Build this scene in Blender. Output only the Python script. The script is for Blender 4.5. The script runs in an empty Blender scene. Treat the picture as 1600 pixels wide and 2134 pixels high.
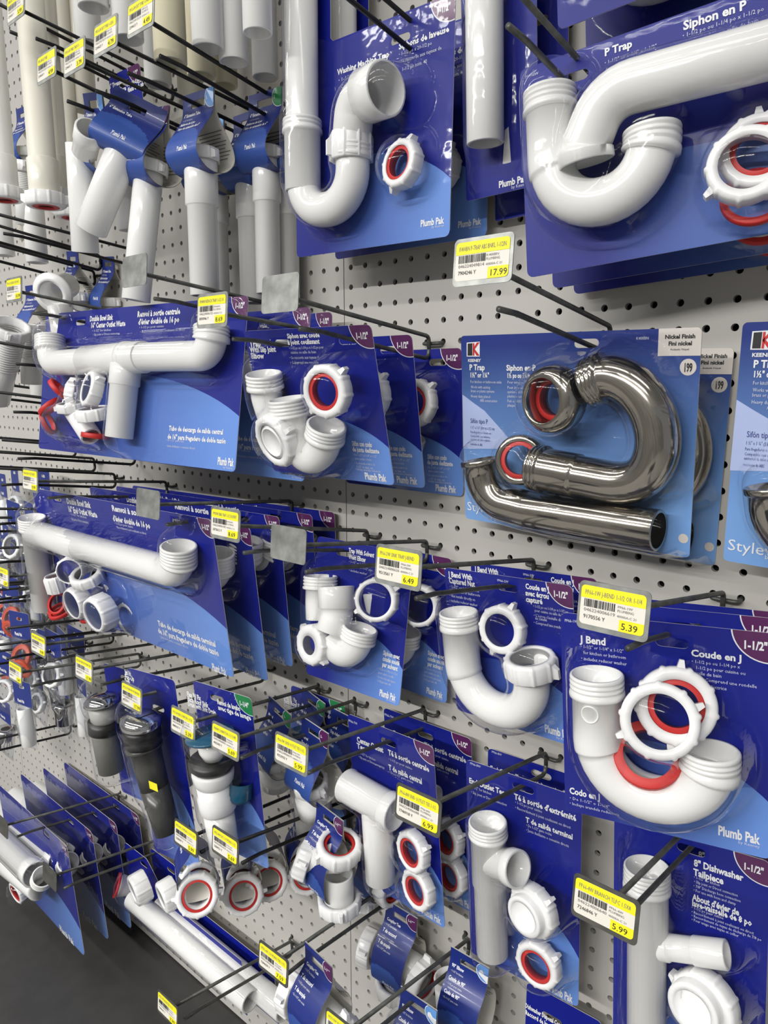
# Plumbing aisle: white pegboard wall hung with drain fittings on wire hooks.
# World: x along the wall, y into the wall (board face at y=0), z up, metres; board holes on a 1 inch grid.
import bpy, math, random
import numpy as np
from mathutils import Vector, Matrix
PI = math.pi
IN = .0254
rnd = random.Random(7)
scene = bpy.context.scene
COL = scene.collection
V = Vector
# ---------------------------------------------------------------- camera
CAM = V((0.62754204, -0.72651213, -0.10229046))
RC = Matrix(((0.760340347, 0.649524213, -0.000923758), (0.113080004, -0.133772944, -0.98453934), (-0.639605714, 0.748480525, -0.175161168)))
FPX = 1493.82783
cam = bpy.data.cameras.new('camera'); co = bpy.data.objects.new('camera', cam); COL.objects.link(co)
cam.sensor_fit = 'HORIZONTAL'; cam.sensor_width = 36; cam.lens = FPX / 1600 * 36; cam.clip_start = .02
co.matrix_world = Matrix.Translation(CAM) @ Matrix((RC[0], -RC[1], -RC[2])).transposed().to_4x4()
scene.camera = co

def ray(x, y): return RC.transposed() @ V(((x - 800) / FPX, (y - 1067) / FPX, 1))
def at(x, y, dep):                       # point seen at pixel (x, y), DEP metres in front of the board
    d = ray(x, y); return CAM + d * ((-dep - CAM.y) / d.y)

# ---------------------------------------------------------------- materials
MATS = {}
def mat(name, col, rough=.5, metal=0, coat=0, spec=.5, noise=None, bump=None, sss=0):
    m = bpy.data.materials.new(name); m.use_nodes = True; nt = m.node_tree; b = nt.nodes['Principled BSDF']
    b.inputs['Base Color'].default_value = (*col, 1); b.inputs['Roughness'].default_value = rough; b.inputs['Metallic'].default_value = metal
    b.inputs['Coat Weight'].default_value = coat; b.inputs['Coat Roughness'].default_value = .08; b.inputs['Specular IOR Level'].default_value = spec
    tc = nt.nodes.new('ShaderNodeTexCoord')
    if noise:
        sc, amt = noise
        n = nt.nodes.new('ShaderNodeTexNoise'); n.inputs['Scale'].default_value = sc; n.inputs['Detail'].default_value = 5
        r = nt.nodes.new('ShaderNodeValToRGB'); r.color_ramp.elements[0].position = .3; r.color_ramp.elements[1].position = .72
        r.color_ramp.elements[0].color = (*[c * (1 - amt) for c in col], 1); r.color_ramp.elements[1].color = (*[min(1, c * (1 + amt * .6)) for c in col], 1)
        nt.links.new(tc.outputs['Object'], n.inputs['Vector']); nt.links.new(n.outputs['Fac'], r.inputs['Fac']); nt.links.new(r.outputs['Color'], b.inputs['Base Color'])
    if bump:
        sc, st = bump
        n = nt.nodes.new('ShaderNodeTexNoise'); n.inputs['Scale'].default_value = sc; n.inputs['Detail'].default_value = 2
        bp = nt.nodes.new('ShaderNodeBump'); bp.inputs['Strength'].default_value = st; bp.inputs['Distance'].default_value = .002
        nt.links.new(tc.outputs['Object'], n.inputs['Vector']); nt.links.new(n.outputs['Fac'], bp.inputs['Height']); nt.links.new(bp.outputs['Normal'], b.inputs['Normal'])
    MATS[name] = m; return m

BLUE = mat('card_blue', (.0024, .0085, .225), .45, coat=.03, spec=.28)
LBLUE = mat('card_light_blue', (.10, .22, .62), .38, coat=.25)
SBLUE = mat('sleeve_blue', (.007, .022, .19), .42, coat=.15)
PURPLE = mat('badge_purple', (.085, .008, .085), .4, coat=.2)
GREEN = mat('badge_green', (.006, .20, .055), .4, coat=.2)
ICON = mat('badge_sky_blue', (.12, .30, .66), .4, coat=.2)
INK = mat('white_ink', (.78, .79, .82), .45)
INK2 = mat('pale_ink', (.60, .63, .76), .45)
DINK = mat('dark_blue_ink', (.02, .03, .22), .5)
BLACK = mat('black_ink', (.012, .012, .014), .5)
REDINK = mat('red_ink', (.55, .02, .02), .45)
PAPER = mat('paper_white', (.70, .68, .62), .7)
SIGNW = mat('card_white', (.66, .62, .58), .45)
PVC = mat('white_pvc', (.80, .80, .785), .15, bump=(60, .02))
PVCW = mat('white_nut_plastic', (.84, .84, .84), .24)
CREAM = mat('cream_pvc', (.80, .775, .68), .25)
YCREAM = mat('yellowed_pvc', (.76, .71, .52), .28)
RED = mat('red_washer', (.52, .020, .018), .5)
STEEL = mat('hook_steel', (.115, .117, .110), .48, metal=.55, noise=(90, .35))
DSTEEL = mat('blackened_hook_steel', (.022, .022, .023), .42, metal=.5, noise=(90, .3))
ZINC = mat('zinc_plate', (.34, .35, .33), .45, metal=.6, noise=(45, .5))
DZINC = mat('dull_plate', (.13, .13, .115), .5, metal=.6, noise=(45, .4))
LABEL = mat('label_white', (.74, .71, .64), .6)
YELLOW = mat('label_yellow', (.83, .76, .012), .55)
GREYINK = mat('grey_print', (.20, .19, .19), .6)
NICKEL = mat('brushed_nickel', (.43, .40, .35), .12, metal=1)
CHROME = mat('chrome', (.62, .62, .62), .08, metal=1)
BOARD = mat('pegboard_white', (.49, .475, .45), .5, noise=(3, .05))
DARKB = mat('dark_board_back', (.006, .006, .006), .9)
DECK = mat('dark_shelf', (.050, .048, .047), .55, noise=(30, .15))
GREYP = mat('grey_plastic', (.20, .20, .18), .4)
SMOKE = mat('smoky_plastic', (.055, .055, .05), .25)
PALEG = mat('pale_grey_plastic', (.42, .42, .40), .35)
BLKP = mat('black_rubber', (.012, .012, .012), .4)
TEAL = mat('blue_ring_plastic', (.012, .085, .16), .15)
SLBLUE = mat('sleeve_light_blue', (.030, .080, .34), .42, coat=.15)
ORANGE = mat('red_plastic', (.55, .07, .03), .4)
def film(name, base, edge, tint, haze):
    m = bpy.data.materials.new(name); m.use_nodes = True; nt = m.node_tree; nt.nodes.clear()
    o = nt.nodes.new('ShaderNodeOutputMaterial'); t = nt.nodes.new('ShaderNodeBsdfTransparent'); t.inputs[0].default_value = (*tint, 1)
    g = nt.nodes.new('ShaderNodeBsdfGlossy'); g.inputs['Roughness'].default_value = .06; g.inputs[0].default_value = (1, 1, 1, 1)
    d = nt.nodes.new('ShaderNodeBsdfDiffuse'); d.inputs[0].default_value = (.8, .8, .82, 1)
    lw = nt.nodes.new('ShaderNodeLayerWeight'); lw.inputs['Blend'].default_value = .5
    p = nt.nodes.new('ShaderNodeMath'); p.operation = 'POWER'; p.inputs[1].default_value = 2.9; nt.links.new(lw.outputs['Facing'], p.inputs[0])
    mr = nt.nodes.new('ShaderNodeMapRange'); mr.inputs['To Min'].default_value = base; mr.inputs['To Max'].default_value = edge; nt.links.new(p.outputs[0], mr.inputs['Value'])
    tc = nt.nodes.new('ShaderNodeTexCoord'); n = nt.nodes.new('ShaderNodeTexNoise'); n.inputs['Scale'].default_value = 55; n.inputs['Detail'].default_value = 1.5
    bp = nt.nodes.new('ShaderNodeBump'); bp.inputs['Strength'].default_value = .22; bp.inputs['Distance'].default_value = .002
    nt.links.new(tc.outputs['Object'], n.inputs['Vector']); nt.links.new(n.outputs['Fac'], bp.inputs['Height']); nt.links.new(bp.outputs['Normal'], g.inputs['Normal'])
    m1 = nt.nodes.new('ShaderNodeMixShader'); m2 = nt.nodes.new('ShaderNodeMixShader'); m1.inputs[0].default_value = haze
    nt.links.new(t.outputs[0], m1.inputs[1]); nt.links.new(d.outputs[0], m1.inputs[2])
    nt.links.new(mr.outputs[0], m2.inputs[0]); nt.links.new(m1.outputs[0], m2.inputs[1]); nt.links.new(g.outputs[0], m2.inputs[2]); nt.links.new(m2.outputs[0], o.inputs[0])
    return m
FILM = film('clear_blister_film', .006, .68, (.99, .99, .992), .006)
BAG = film('clear_poly_bag', .04, .5, (.93, .94, .96), .015)
# printed gradient of the light swoosh: dark blue at its left end, sky blue at its right end (along the card's own UV)
def swoosh_mat(name, c0, c1):
    m = mat(name, c1, .45, coat=.03, spec=.28); nt = m.node_tree; uv = nt.nodes.new('ShaderNodeUVMap'); uv.uv_map = 'UVMap'
    sx = nt.nodes.new('ShaderNodeSeparateXYZ'); r = nt.nodes.new('ShaderNodeValToRGB'); nt.links.new(uv.outputs[0], sx.inputs[0]); nt.links.new(sx.outputs[0], r.inputs['Fac'])
    r.color_ramp.elements[0].color = (*c0, 1); r.color_ramp.elements[1].color = (*c1, 1); r.color_ramp.elements[0].position = .22; r.color_ramp.elements[1].position = .95
    nt.links.new(r.outputs['Color'], nt.nodes['Principled BSDF'].inputs['Base Color']); return m
SWOOSH = swoosh_mat('printed_swoosh', (.006, .012, .22), (.13, .27, .68))
NICKCARD = swoosh_mat('printed_nickel_card', (.18, .36, .72), (.012, .030, .20))   # UV.x of this card runs bottom to top
NICKSWOOSH = mat('printed_pale_arc', (.42, .50, .78), .4, coat=.2)

# ---------------------------------------------------------------- mesh builder
class M:
    def __init__(s): s.v = []; s.f = []; s.m = []; s.s = []; s.uv = {}
    def add(s, vs, fs, mi=0, smooth=True, uvs=None):
        o = len(s.v); s.v += [tuple(p) for p in vs]
        for f in fs: s.f.append(tuple(i + o for i in f)); s.m.append(mi); s.s.append(smooth)
        if uvs:
            for i, u in enumerate(uvs): s.uv[o + i] = u
        return o
    def box(s, c, h, mi=0, R=None):
        vs = [V((x * h[0], y * h[1], z * h[2])) for x in (-1, 1) for y in (-1, 1) for z in (-1, 1)]
        vs = [(R @ p if R else p) + V(c) for p in vs]
        s.add(vs, [(0, 1, 3, 2), (4, 6, 7, 5), (0, 4, 5, 1), (2, 3, 7, 6), (0, 2, 6, 4), (1, 5, 7, 3)], mi, False)
    def prism(s, poly, w0, w1, mi=0, top=None, T=None):          # poly in (u, v), extruded along w
        n = len(poly); vs = [V((x, y, w0)) for x, y in poly] + [V((x, y, w1)) for x, y in poly]
        if T: vs = [T(p) for p in vs]
        s.add(vs, [(i, (i + 1) % n, n + (i + 1) % n, n + i) for i in range(n)] + [tuple(range(n))[::-1]], mi, False)
        s.add(vs[n:], [tuple(range(n))], mi if top is None else top, False)
    def build(s, name, mats, parent=None, auto=False):
        me = bpy.data.meshes.new(name); me.from_pydata(s.v, [], s.f)
        for m in (mats if isinstance(mats, (list, tuple)) else [mats]): me.materials.append(m)
        me.polygons.foreach_set('material_index', s.m); me.polygons.foreach_set('use_smooth', s.s)
        if s.uv:
            l = me.uv_layers.new(name='UVMap')
            for lp in me.loops: l.data[lp.index].uv = s.uv.get(lp.vertex_index, (0, 0))
        me.update()
        if auto and hasattr(me, 'set_sharp_from_angle'): me.set_sharp_from_angle(angle=math.radians(38))
        o = bpy.data.objects.new(name, me); COL.objects.link(o)
        if parent: o.parent = parent
        return o

def tag(o, label=None, cat=None, group=None, kind=None):
    for k, val in (('label', label), ('category', cat), ('group', group), ('kind', kind)):
        if val: o[k] = val
    return o
def thing(name, label, cat, origin, R=None, group=None):
    o = bpy.data.objects.new(name, None); COL.objects.link(o); o.empty_display_size = .02
    o.matrix_world = Matrix.Translation(V(origin)) @ (R.to_4x4() if R else Matrix.Identity(4))
    return tag(o, label, cat, group)
def copy_tree(o, label, origin=None, R=None, group=None):
    kids = {}
    for x in bpy.data.objects:
        if x.parent: kids.setdefault(x.parent.name, []).append(x)
    def cp(a, par):
        c = a.copy(); COL.objects.link(c)
        if par: c.parent = par
        for k in kids.get(a.name, []): cp(k, c)
        return c
    r = cp(o, None); r['label'] = label
    if group: r['group'] = group
    if origin is not None:
        R0 = R if R is not None else o.matrix_world.to_3x3()
        r.matrix_world = Matrix.Translation(V(origin)) @ R0.to_4x4()
    return r

def place(R, lx, ly, px, py, dep):       # origin of a card whose local point (lx, ly) is seen at a pixel, DEP out from the board
    return at(px, py, dep) - R @ V((lx, ly, 0))
def poly(pts, rad=0, step=9):                                    # rounded polyline
    pts = [V(p) for p in pts]; n = len(pts); rads = rad if isinstance(rad, (list, tuple)) else [rad] * n
    out = [pts[0]]
    for i in range(1, n - 1):
        a = (pts[i - 1] - pts[i]); b = (pts[i + 1] - pts[i]); la, lb = a.length, b.length; a.normalize(); b.normalize()
        ang = a.angle(b); R = rads[i]
        if R <= 0 or ang > PI - .02: out.append(pts[i]); continue
        t = min(R / math.tan(ang / 2), la * (.999 if i == 1 else .5), lb * (.999 if i == n - 2 else .5)); R = t * math.tan(ang / 2)
        c = pts[i] + (a + b).normalized() * (R / math.sin(ang / 2)); p0 = pts[i] + a * t - c; p1 = pts[i] + b * t - c
        tot = p0.angle(p1); k = max(2, int(math.degrees(tot) / step)); ax = p0.cross(p1).normalized()
        for j in range(k + 1): out.append(c + Matrix.Rotation(tot * j / k, 3, ax) @ p0)
    out.append(pts[-1]); res = [out[0]]
    for p in out[1:]:
        if (p - res[-1]).length > 1e-5: res.append(p)
    return res
def spline(pts, k=6):                                             # smooth curve through points
    pts = [V(p) for p in pts]; out = []; n = len(pts)
    for i in range(n - 1):
        p0, p1, p2, p3 = pts[max(0, i - 1)], pts[i], pts[i + 1], pts[min(n - 1, i + 2)]
        for q in range(k):
            t = q / k; out.append(.5 * ((2 * p1) + (p2 - p0) * t + (2 * p0 - 5 * p1 + 4 * p2 - p3) * t * t + (3 * p1 - p0 - 3 * p2 + p3) * t ** 3))
    return out + [pts[-1]]
def plen(p): return sum((p[i + 1] - p[i]).length for i in range(len(p) - 1))
def sweep(m, pts, prof, seg=28, mi=0, closed=False, caps=False):
    n = len(pts); S = [0]
    for i in range(n - 1): S.append(S[-1] + (pts[i + 1] - pts[i]).length)
    T = []
    for i in range(n):
        a = (pts[i] - pts[i - 1]).normalized() if i else (pts[1] - pts[0]).normalized()
        b = (pts[i + 1] - pts[i]).normalized() if i < n - 1 else a
        T.append((a + b).normalized())
    t0 = T[0]; N = [t0.orthogonal().normalized()]
    for i in range(1, n):
        q = T[i - 1].rotation_difference(T[i]); v = q @ N[-1]; v = (v - T[i] * v.dot(T[i])).normalized(); N.append(v)
    P = [prof[0]]
    for (a, ra), (b, rb) in zip(prof[:-1], prof[1:]):
        if abs(b - a) > 1e-6:
            mid = [s for s in S[1:-1] if min(a, b) + 1e-5 < s < max(a, b) - 1e-5]
            if b < a: mid = mid[::-1]
            P += [(s, ra + (rb - ra) * (s - a) / (b - a)) for s in mid]
        P.append((b, rb))
    vs = []; cs = [(math.cos(2 * PI * k / seg), math.sin(2 * PI * k / seg)) for k in range(seg)]
    for s, r in P:
        i = 0
        while i < n - 2 and s > S[i + 1] + 1e-7: i += 1
        f = (s - S[i]) / max(1e-9, S[i + 1] - S[i]); c = pts[i].lerp(pts[i + 1], f); f = min(1, max(0, f))
        t = T[i].lerp(T[i + 1], f).normalized(); nn = N[i].lerp(N[i + 1], f); nn = (nn - t * nn.dot(t)).normalized(); bb = t.cross(nn)
        vs += [c + (nn * x + bb * y) * r for x, y in cs]
    k = len(P); fs = []
    for i in range(k if closed else k - 1):
        j = (i + 1) % k
        for q in range(seg): q2 = (q + 1) % seg; fs.append((i * seg + q, i * seg + q2, j * seg + q2, j * seg + q))
    if caps: fs.append(tuple(range(seg))[::-1]); fs.append(tuple((k - 1) * seg + q for q in range(seg)))
    m.add(vs, fs, mi)
def end_prof(spec, r):                                           # profile of a pipe end, measured from the end inward
    if spec[0] == 'thread':
        rt = r + .0034; L = spec[1]; p = [(0, rt - .0012), (.0008, rt - .0003)]; s = .003
        while s < L - .002: p += [(s, rt), (s + .0008, rt - .0013), (s + .0018, rt - .0013), (s + .0024, rt)]; s += .0042
        e = spec[2] if len(spec) > 2 else 0
        return p + [(L, rt + .0006), (L + .0025, rt + .0006), (L + .0032, r + (.0015 if e else 0))] + ([(L + .0032 + e, r + .0015), (L + .0042 + e, r)] if e else [])
    if spec[0] == 'collar': return [(0, r + spec[2] - .0008), (.0008, r + spec[2]), (spec[1] - .001, r + spec[2]), (spec[1], r + spec[2] * .6), (spec[1] + .001, r)]
    return [(0, r - .0006), (.0006, r)]
def pipe(m, pts, r, start=('plain',), end=('plain',), t=.0028, seg=28, mi=0):
    L = plen(pts); a = end_prof(start, r); b = [(L - s, q) for s, q in end_prof(end, r)][::-1]
    def bore(sp):                                                # a socketed or threaded mouth is bored wider, leaving a thin rim
        if sp[0] == 'collar': return [(0, r + sp[2] - .0026), (sp[1] * .9, r + sp[2] - .0030), (sp[1] * .9 + .001, r - t)]
        if sp[0] == 'thread': return [(0, r + .0006), (sp[1], r + .0002), (sp[1] + .001, r - t)]
        return [(0, r - t)]
    i0 = bore(start); i1 = [(L - q, v) for q, v in bore(end)]
    sweep(m, pts, i1 + i0[::-1] + a + b + i1[:1], seg, mi)
def rot_to(axis): return V((0, 0, 1)).rotation_difference(V(axis).normalized()).to_matrix()
def nut(m, c, axis, R=.0265, h=.016, rin=.0195, phase=0, wings=2, ridges=9, wl=.006, mi=0):
    A = rot_to(axis); n = ridges * 12; vs = []; fs = []
    def rad(k, f): return R * f + (.0013 if k % 12 in (0, 1) else 0)
    rings = [(0, .97, 0), (.0012, 1, 0), (h * .82, 1, 0), (h * .93, .96, 0), (h, .90, 1), (h, 0, 2), (h * .86, 0, 3), (h * .86, 0, 4), (.0, 0, 4)]
    for w, f, kind in rings:
        for k in range(n):
            a = 2 * PI * k / n + phase
            r = rad(k, f) if kind == 0 else R * f if kind == 1 else rin if kind in (2, 3) else rin + .0018
            vs.append(A @ V((r * math.cos(a), r * math.sin(a), w)) + V(c))
    q = len(rings)
    for i in range(q):
        j = (i + 1) % q
        for k in range(n): fs.append((i * n + k, i * n + (k + 1) % n, j * n + (k + 1) % n, j * n + k))
    m.add(vs, fs, mi)
    for i in range(wings):
        a = phase + 2 * PI * i / max(1, wings) + .26; d = V((math.cos(a), math.sin(a), 0)); p = V((-d.y, d.x, 0)); z = V((0, 0, 1))
        ps = []
        for x, hw in ((R * .93, .0035), (R + wl, .0018)):
            for sy in (-1, 1):
                for zz in (h * .1, h * (.85 if x < R else .6)): ps.append(A @ (d * x + p * hw * sy + z * zz) + V(c))
        m.add(ps, [(0, 1, 3, 2), (4, 6, 7, 5), (0, 4, 5, 1), (2, 3, 7, 6), (0, 2, 6, 4), (1, 5, 7, 3)], mi, False)
def ring(m, c, axis, r0, r1, h, mi=0, seg=40):
    d = V(axis).normalized(); c = V(c); pts = [c, c + d * h]
    e = min(.0006, h * .3)
    sweep(m, pts, [(h, r0), (0, r0), (0, r1 - e), (e, r1), (h - e, r1), (h, r1 - e), (h, r0)], seg, mi)
def disc(m, c, axis, r, mi=0, seg=32):
    A = rot_to(axis); m.add([A @ V((r * math.cos(2 * PI * k / seg), r * math.sin(2 * PI * k / seg), 0)) + V(c) for k in range(seg)], [tuple(range(seg))], mi, False)
def lathe(m, c, axis, prof, seg=36, mi=0, caps=False):           # prof: (distance along the axis, radius)
    d = V(axis).normalized(); c = V(c); lo = min(p[0] for p in prof); hi = max(p[0] for p in prof)
    sweep(m, [c + d * lo, c + d * hi], [(p[0] - lo, p[1]) for p in prof], seg, mi, caps=caps)

# ---------------------------------------------------------------- lettering
TXT = {}
def text_geo(s, bold=False, cond=.8):
    k = (s, bold, cond)
    if k in TXT: return TXT[k]
    cu = bpy.data.curves.new('t', 'FONT'); cu.body = s; cu.size = 1; cu.resolution_u = 1 if len(s) > 16 else 2; cu.fill_mode = 'BOTH'
    if bold: cu.offset = .034
    ob = bpy.data.objects.new('t', cu); COL.objects.link(ob)
    dg = bpy.context.evaluated_depsgraph_get(); dg.update()
    me = bpy.data.meshes.new_from_object(ob.evaluated_get(dg), depsgraph=dg)
    vs = [(v.co.x * cond, v.co.y) for v in me.vertices]; fs = [tuple(p.vertices) for p in me.polygons]
    bpy.data.meshes.remove(me); bpy.data.objects.remove(ob); bpy.data.curves.remove(cu)
    TXT[k] = (vs, fs); return TXT[k]
def put_text(m, s, u, v, size, w=.0006, mi=0, bold=False, cond=.8, width=None, fn=None, rot=0, align='l'):
    vs, fs = text_geo(s, bold, cond)
    if not vs: return
    wd = max(p[0] for p in vs); kx = size if width is None else width / max(wd, 1e-6)
    off = {'l': 0, 'c': -wd * kx / 2, 'r': -wd * kx}[align]; c, sn = math.cos(rot), math.sin(rot)
    P = []
    for x, y in vs:
        x, y = x * kx + off, y * size; x, y = x * c - y * sn, x * sn + y * c
        P.append(fn(u + x, v + y, w) if fn else V((u + x, v + y, w)))
    m.add(P, fs, mi, False)

# ---------------------------------------------------------------- a hanging card's frame: u right, v up, w out of the card
class Frame:
    def __init__(s, o, ypr=(0, 0, 0)):
        y, p, r = [math.radians(a) for a in ypr]
        Mx = Matrix.Rotation(y, 3, 'Z') @ Matrix.Rotation(p, 3, 'X') @ Matrix.Rotation(r, 3, 'Y')
        s.o = V(o); s.u = Mx @ V((1, 0, 0)); s.v = Mx @ V((0, 0, 1)); s.w = Mx @ V((0, -1, 0))
        s.R = Matrix((s.u, s.v, s.w)).transposed()
    def at(s, px, py, w=0):
        d = ray(px, py); o = s.o + s.w * w; p = CAM + d * ((o - CAM).dot(s.w) / d.dot(s.w)) - s.o
        return V((p.dot(s.u), p.dot(s.v), w))
def rrect(l, r, t, b, c, k=4):
    out = []
    for cx, cy, a0 in ((r - c, t - c, 0), (l + c, t - c, 90), (l + c, b + c, 180), (r - c, b + c, 270)):
        for i in range(k + 1): a = math.radians(a0 + 90 * i / k); out.append((cx + c * math.cos(a), cy + c * math.sin(a)))
    return out
def slot(cx, cy, hw=.013, hh=.0042, k=6):
    return [(cx + (hw - hh) * (1 if -90 <= a < 90 else -1) + hh * math.cos(math.radians(a)), cy + hh * math.sin(math.radians(a))) for a in
            [-90 + 180 * i / k for i in range(k)] + [89.9] + [90 + 180 * i / k for i in range(k)] + [269.9]]
def clip(p, conv):                                               # polygon p clipped by the convex polygon conv (counter-clockwise)
    out = p
    for i in range(len(conv)):
        a, b = conv[i], conv[(i + 1) % len(conv)]; inp, out = out, []
        side = lambda q: (b[0] - a[0]) * (q[1] - a[1]) - (b[1] - a[1]) * (q[0] - a[0])
        for j in range(len(inp)):
            p0, p1 = inp[j - 1], inp[j]; s0, s1 = side(p0), side(p1)
            if (s0 >= 0) != (s1 >= 0): t = s0 / (s0 - s1); out.append((p0[0] + (p1[0] - p0[0]) * t, p0[1] + (p1[1] - p0[1]) * t))
            if s1 >= 0: out.append(p1)
        if not out: return []
    return out
def sheet(outline, holes, mats, front=0, edge=1, thick=.0007):   # flat card stock with its punched hang holes
    cu = bpy.data.curves.new('c', 'CURVE'); cu.dimensions = '2D'; cu.fill_mode = 'BOTH'; cu.extrude = thick / 2
    for lp in [outline] + holes:
        sp = cu.splines.new('POLY'); sp.points.add(len(lp) - 1); sp.use_cyclic_u = True
        for q, (x, y) in zip(sp.points, lp): q.co = (x, y, 0, 1)
    ob = bpy.data.objects.new('c', cu); COL.objects.link(ob); dg = bpy.context.evaluated_depsgraph_get(); dg.update()
    me = bpy.data.meshes.new_from_object(ob.evaluated_get(dg), depsgraph=dg)
    m = M(); vs = [tuple(v.co) for v in me.vertices]
    fr = [tuple(p.vertices) for p in me.polygons if p.normal.z > .5]; ot = [tuple(p.vertices) for p in me.polygons if p.normal.z <= .5]
    x0 = min(v[0] for v in vs); x1 = max(v[0] for v in vs); y0 = min(v[1] for v in vs); y1 = max(v[1] for v in vs)
    uv = [((v[1] - y0) / (y1 - y0), (v[0] - x0) / (x1 - x0)) for v in vs]
    m.add(vs, fr, front, False, uv); m.add(vs, ot, edge, False, uv)
    bpy.data.meshes.remove(me); bpy.data.objects.remove(ob); bpy.data.curves.remove(cu)
    return m
CM = [BLUE, PAPER, SWOOSH, PURPLE, INK, INK2, GREEN, LBLUE, ICON, BLACK, REDINK, SIGNW, NICKCARD, NICKSWOOSH, DINK]
def swoosh(m, conv, l, r, t, b, x0=.42, a=.70, h=.44, w=.0005):
    W, H = r - l, t - b
    p = [(l + .02 * W, b)] + [(r + W, b)]
    arc = [(l + W * (x0 + a * math.cos(math.radians(q))), b + H * h * math.sin(math.radians(q))) for q in range(0, 181, 5)]
    pl = clip(arc, conv)
    m.add([(x, y, w) for x, y in pl], [tuple(range(len(pl)))], 2, False, [((x - l) / W, (y - b) / H) for x, y in pl])
def badge(m, conv, r, t, s='1-1/2"', R=.026, mi=3, w=.0006):
    for k, (rr, q) in enumerate(((R + .0011, 4), (R, mi))):
        pl = clip([(r - .004 + rr * math.cos(a * PI / 24), t + .002 + rr * math.sin(a * PI / 24)) for a in range(48)], conv)
        if pl: m.add([(x, y, w + k * .0002) for x, y in pl], [tuple(range(len(pl)))], q, False)
    put_text(m, s, r - .0035 - R * .40, t - R * .55, R * .36, w + .0005, 4, True, .75, align='c')

# ---------------------------------------------------------------- formed clear film over what the card carries
def blister(F, blobs, l, r, t, b, holes=(), inset=.006, step=.003, base=.0012, name='blister', parent=None, material=None, pad=.004):
    nu = max(4, int((r - l) / step)); nv = max(4, int((t - b) / step))
    U, W_ = np.meshgrid(np.linspace(l, r, nu + 1), np.linspace(b, t, nv + 1))
    Hh = np.full(U.shape, base)
    for (u, v, R, w) in blobs:
        R2 = R + pad; d = np.hypot(U - u, W_ - v); x = np.clip(d / R2, 0, 1)
        top = w + R * .25 + (R * .75 + .003) * np.sqrt(np.clip(1 - x * x, 0, 1))
        top = np.where(d < R2, top, np.where(d < R2 + .006, (w + R * .25) * (1 - (d - R2) / .006), 0))
        Hh = np.maximum(Hh, top)
    for _ in range(2):
        P = np.pad(Hh, 1, mode='edge'); Bl = sum(P[1 + i:P.shape[0] - 1 + i, 1 + j:P.shape[1] - 1 + j] for i in (-1, 0, 1) for j in (-1, 0, 1)) / 9
        Hh = Bl
    ed = np.minimum.reduce([U - l, r - U, W_ - b, t - W_]); Hh = np.where((ed < inset) & (Hh < .004), .0009, Hh)
    m = M(); n = nu + 1; vs = list(zip(U.ravel(), W_.ravel(), Hh.ravel())); fs = []
    for i in range(nv):
        for j in range(nu):
            cu_ = (U[i, j] + U[i, j + 1]) / 2; cv = (W_[i, j] + W_[i + 1, j]) / 2
            if any(abs(cu_ - h[0]) < .016 and abs(cv - h[1]) < .008 for h in holes): continue
            fs.append((i * n + j, i * n + j + 1, (i + 1) * n + j + 1, (i + 1) * n + j))
    m.add(vs, fs); return m.build(name, material or FILM, parent)
def path_blobs(pts, r, gap=.004):
    out = []
    for a, b in zip(pts[:-1], pts[1:]):
        k = max(1, int((b - a).length / gap))
        out += [(q.x, q.y, r, q.z) for q in [a.lerp(b, i / k) for i in range(k + 1)]]
    return out

# ---------------------------------------------------------------- the setting
def pegboard(i0, i1, j0, j1):
    gap = .0007; k16 = [(math.cos(PI * k / 8), math.sin(PI * k / 8)) for k in range(16)]; r = .0036; h = IN / 2
    sq = [(h * c / max(abs(c), abs(s)), h * s / max(abs(c), abs(s))) for c, s in k16]
    vs = []; fs = []; sm = []
    xmin, xmax = (i0 - .5) * IN + gap, (i1 + .5) * IN - gap
    for i in range(i0, i1 + 1):
        for j in range(j0, j1 + 1):
            o = len(vs); x, z = i * IN, j * IN
            vs += [(min(xmax, max(xmin, x + a)), 0, z + b) for a, b in sq] + [(x + a * r, 0, z + b * r) for a, b in k16] + [(x + a * r, .006, z + b * r) for a, b in k16]
            for k in range(16):
                q = (k + 1) % 16
                fs += [(o + k, o + q, o + 16 + q, o + 16 + k), (o + 16 + k, o + 16 + q, o + 32 + q, o + 32 + k)]
    o = len(vs); z0, z1 = (j0 - .5) * IN, (j1 + .5) * IN
    vs += [(xmin, 0, z0), (xmax, 0, z0), (xmax, .006, z0), (xmin, .006, z0), (xmin, 0, z1), (xmax, 0, z1), (xmax, .006, z1), (xmin, .006, z1)]
    fs += [(o, o + 1, o + 2, o + 3), (o + 1, o + 5, o + 6, o + 2), (o, o + 3, o + 7, o + 4), (o + 4, o + 7, o + 6, o + 5)]
    me = bpy.data.meshes.new('wall_back'); me.from_pydata(vs, [], fs); me.materials.append(BOARD); me.update()
    ob = bpy.data.objects.new('wall_back', me); COL.objects.link(ob); ob['kind'] = 'structure'
for a, b in ((-2, 26), (-50, -3), (-78, -51)): pegboard(a, b, -51, 29)
def slab(name, lo, hi, m):
    q = M(); q.box([(a + b) / 2 for a, b in zip(lo, hi)], [(b - a) / 2 for a, b in zip(lo, hi)]); o = q.build(name, m); o['kind'] = 'structure'; return o
slab('wall_back', (-2.4, .013, -1.5), (.9, .03, .9), DARKB)
slab('trim_1', (-2.4, -.62, -1.335), (.9, .012, -1.312), DECK)            # the dark base shelf under the board
slab('baseboard_back', (-2.4, -.58, -1.5), (.9, -.56, -1.336), DECK)
slab('floor', (-5, -7, -1.53), (4, .1, -1.5), mat('vinyl_floor', (.58, .57, .55), .35, noise=(4, .2)))
slab('ceiling', (-5, -7, 1.95), (4, .1, 2.0), mat('ceiling_white', (.55, .55, .54), .9))
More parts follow.
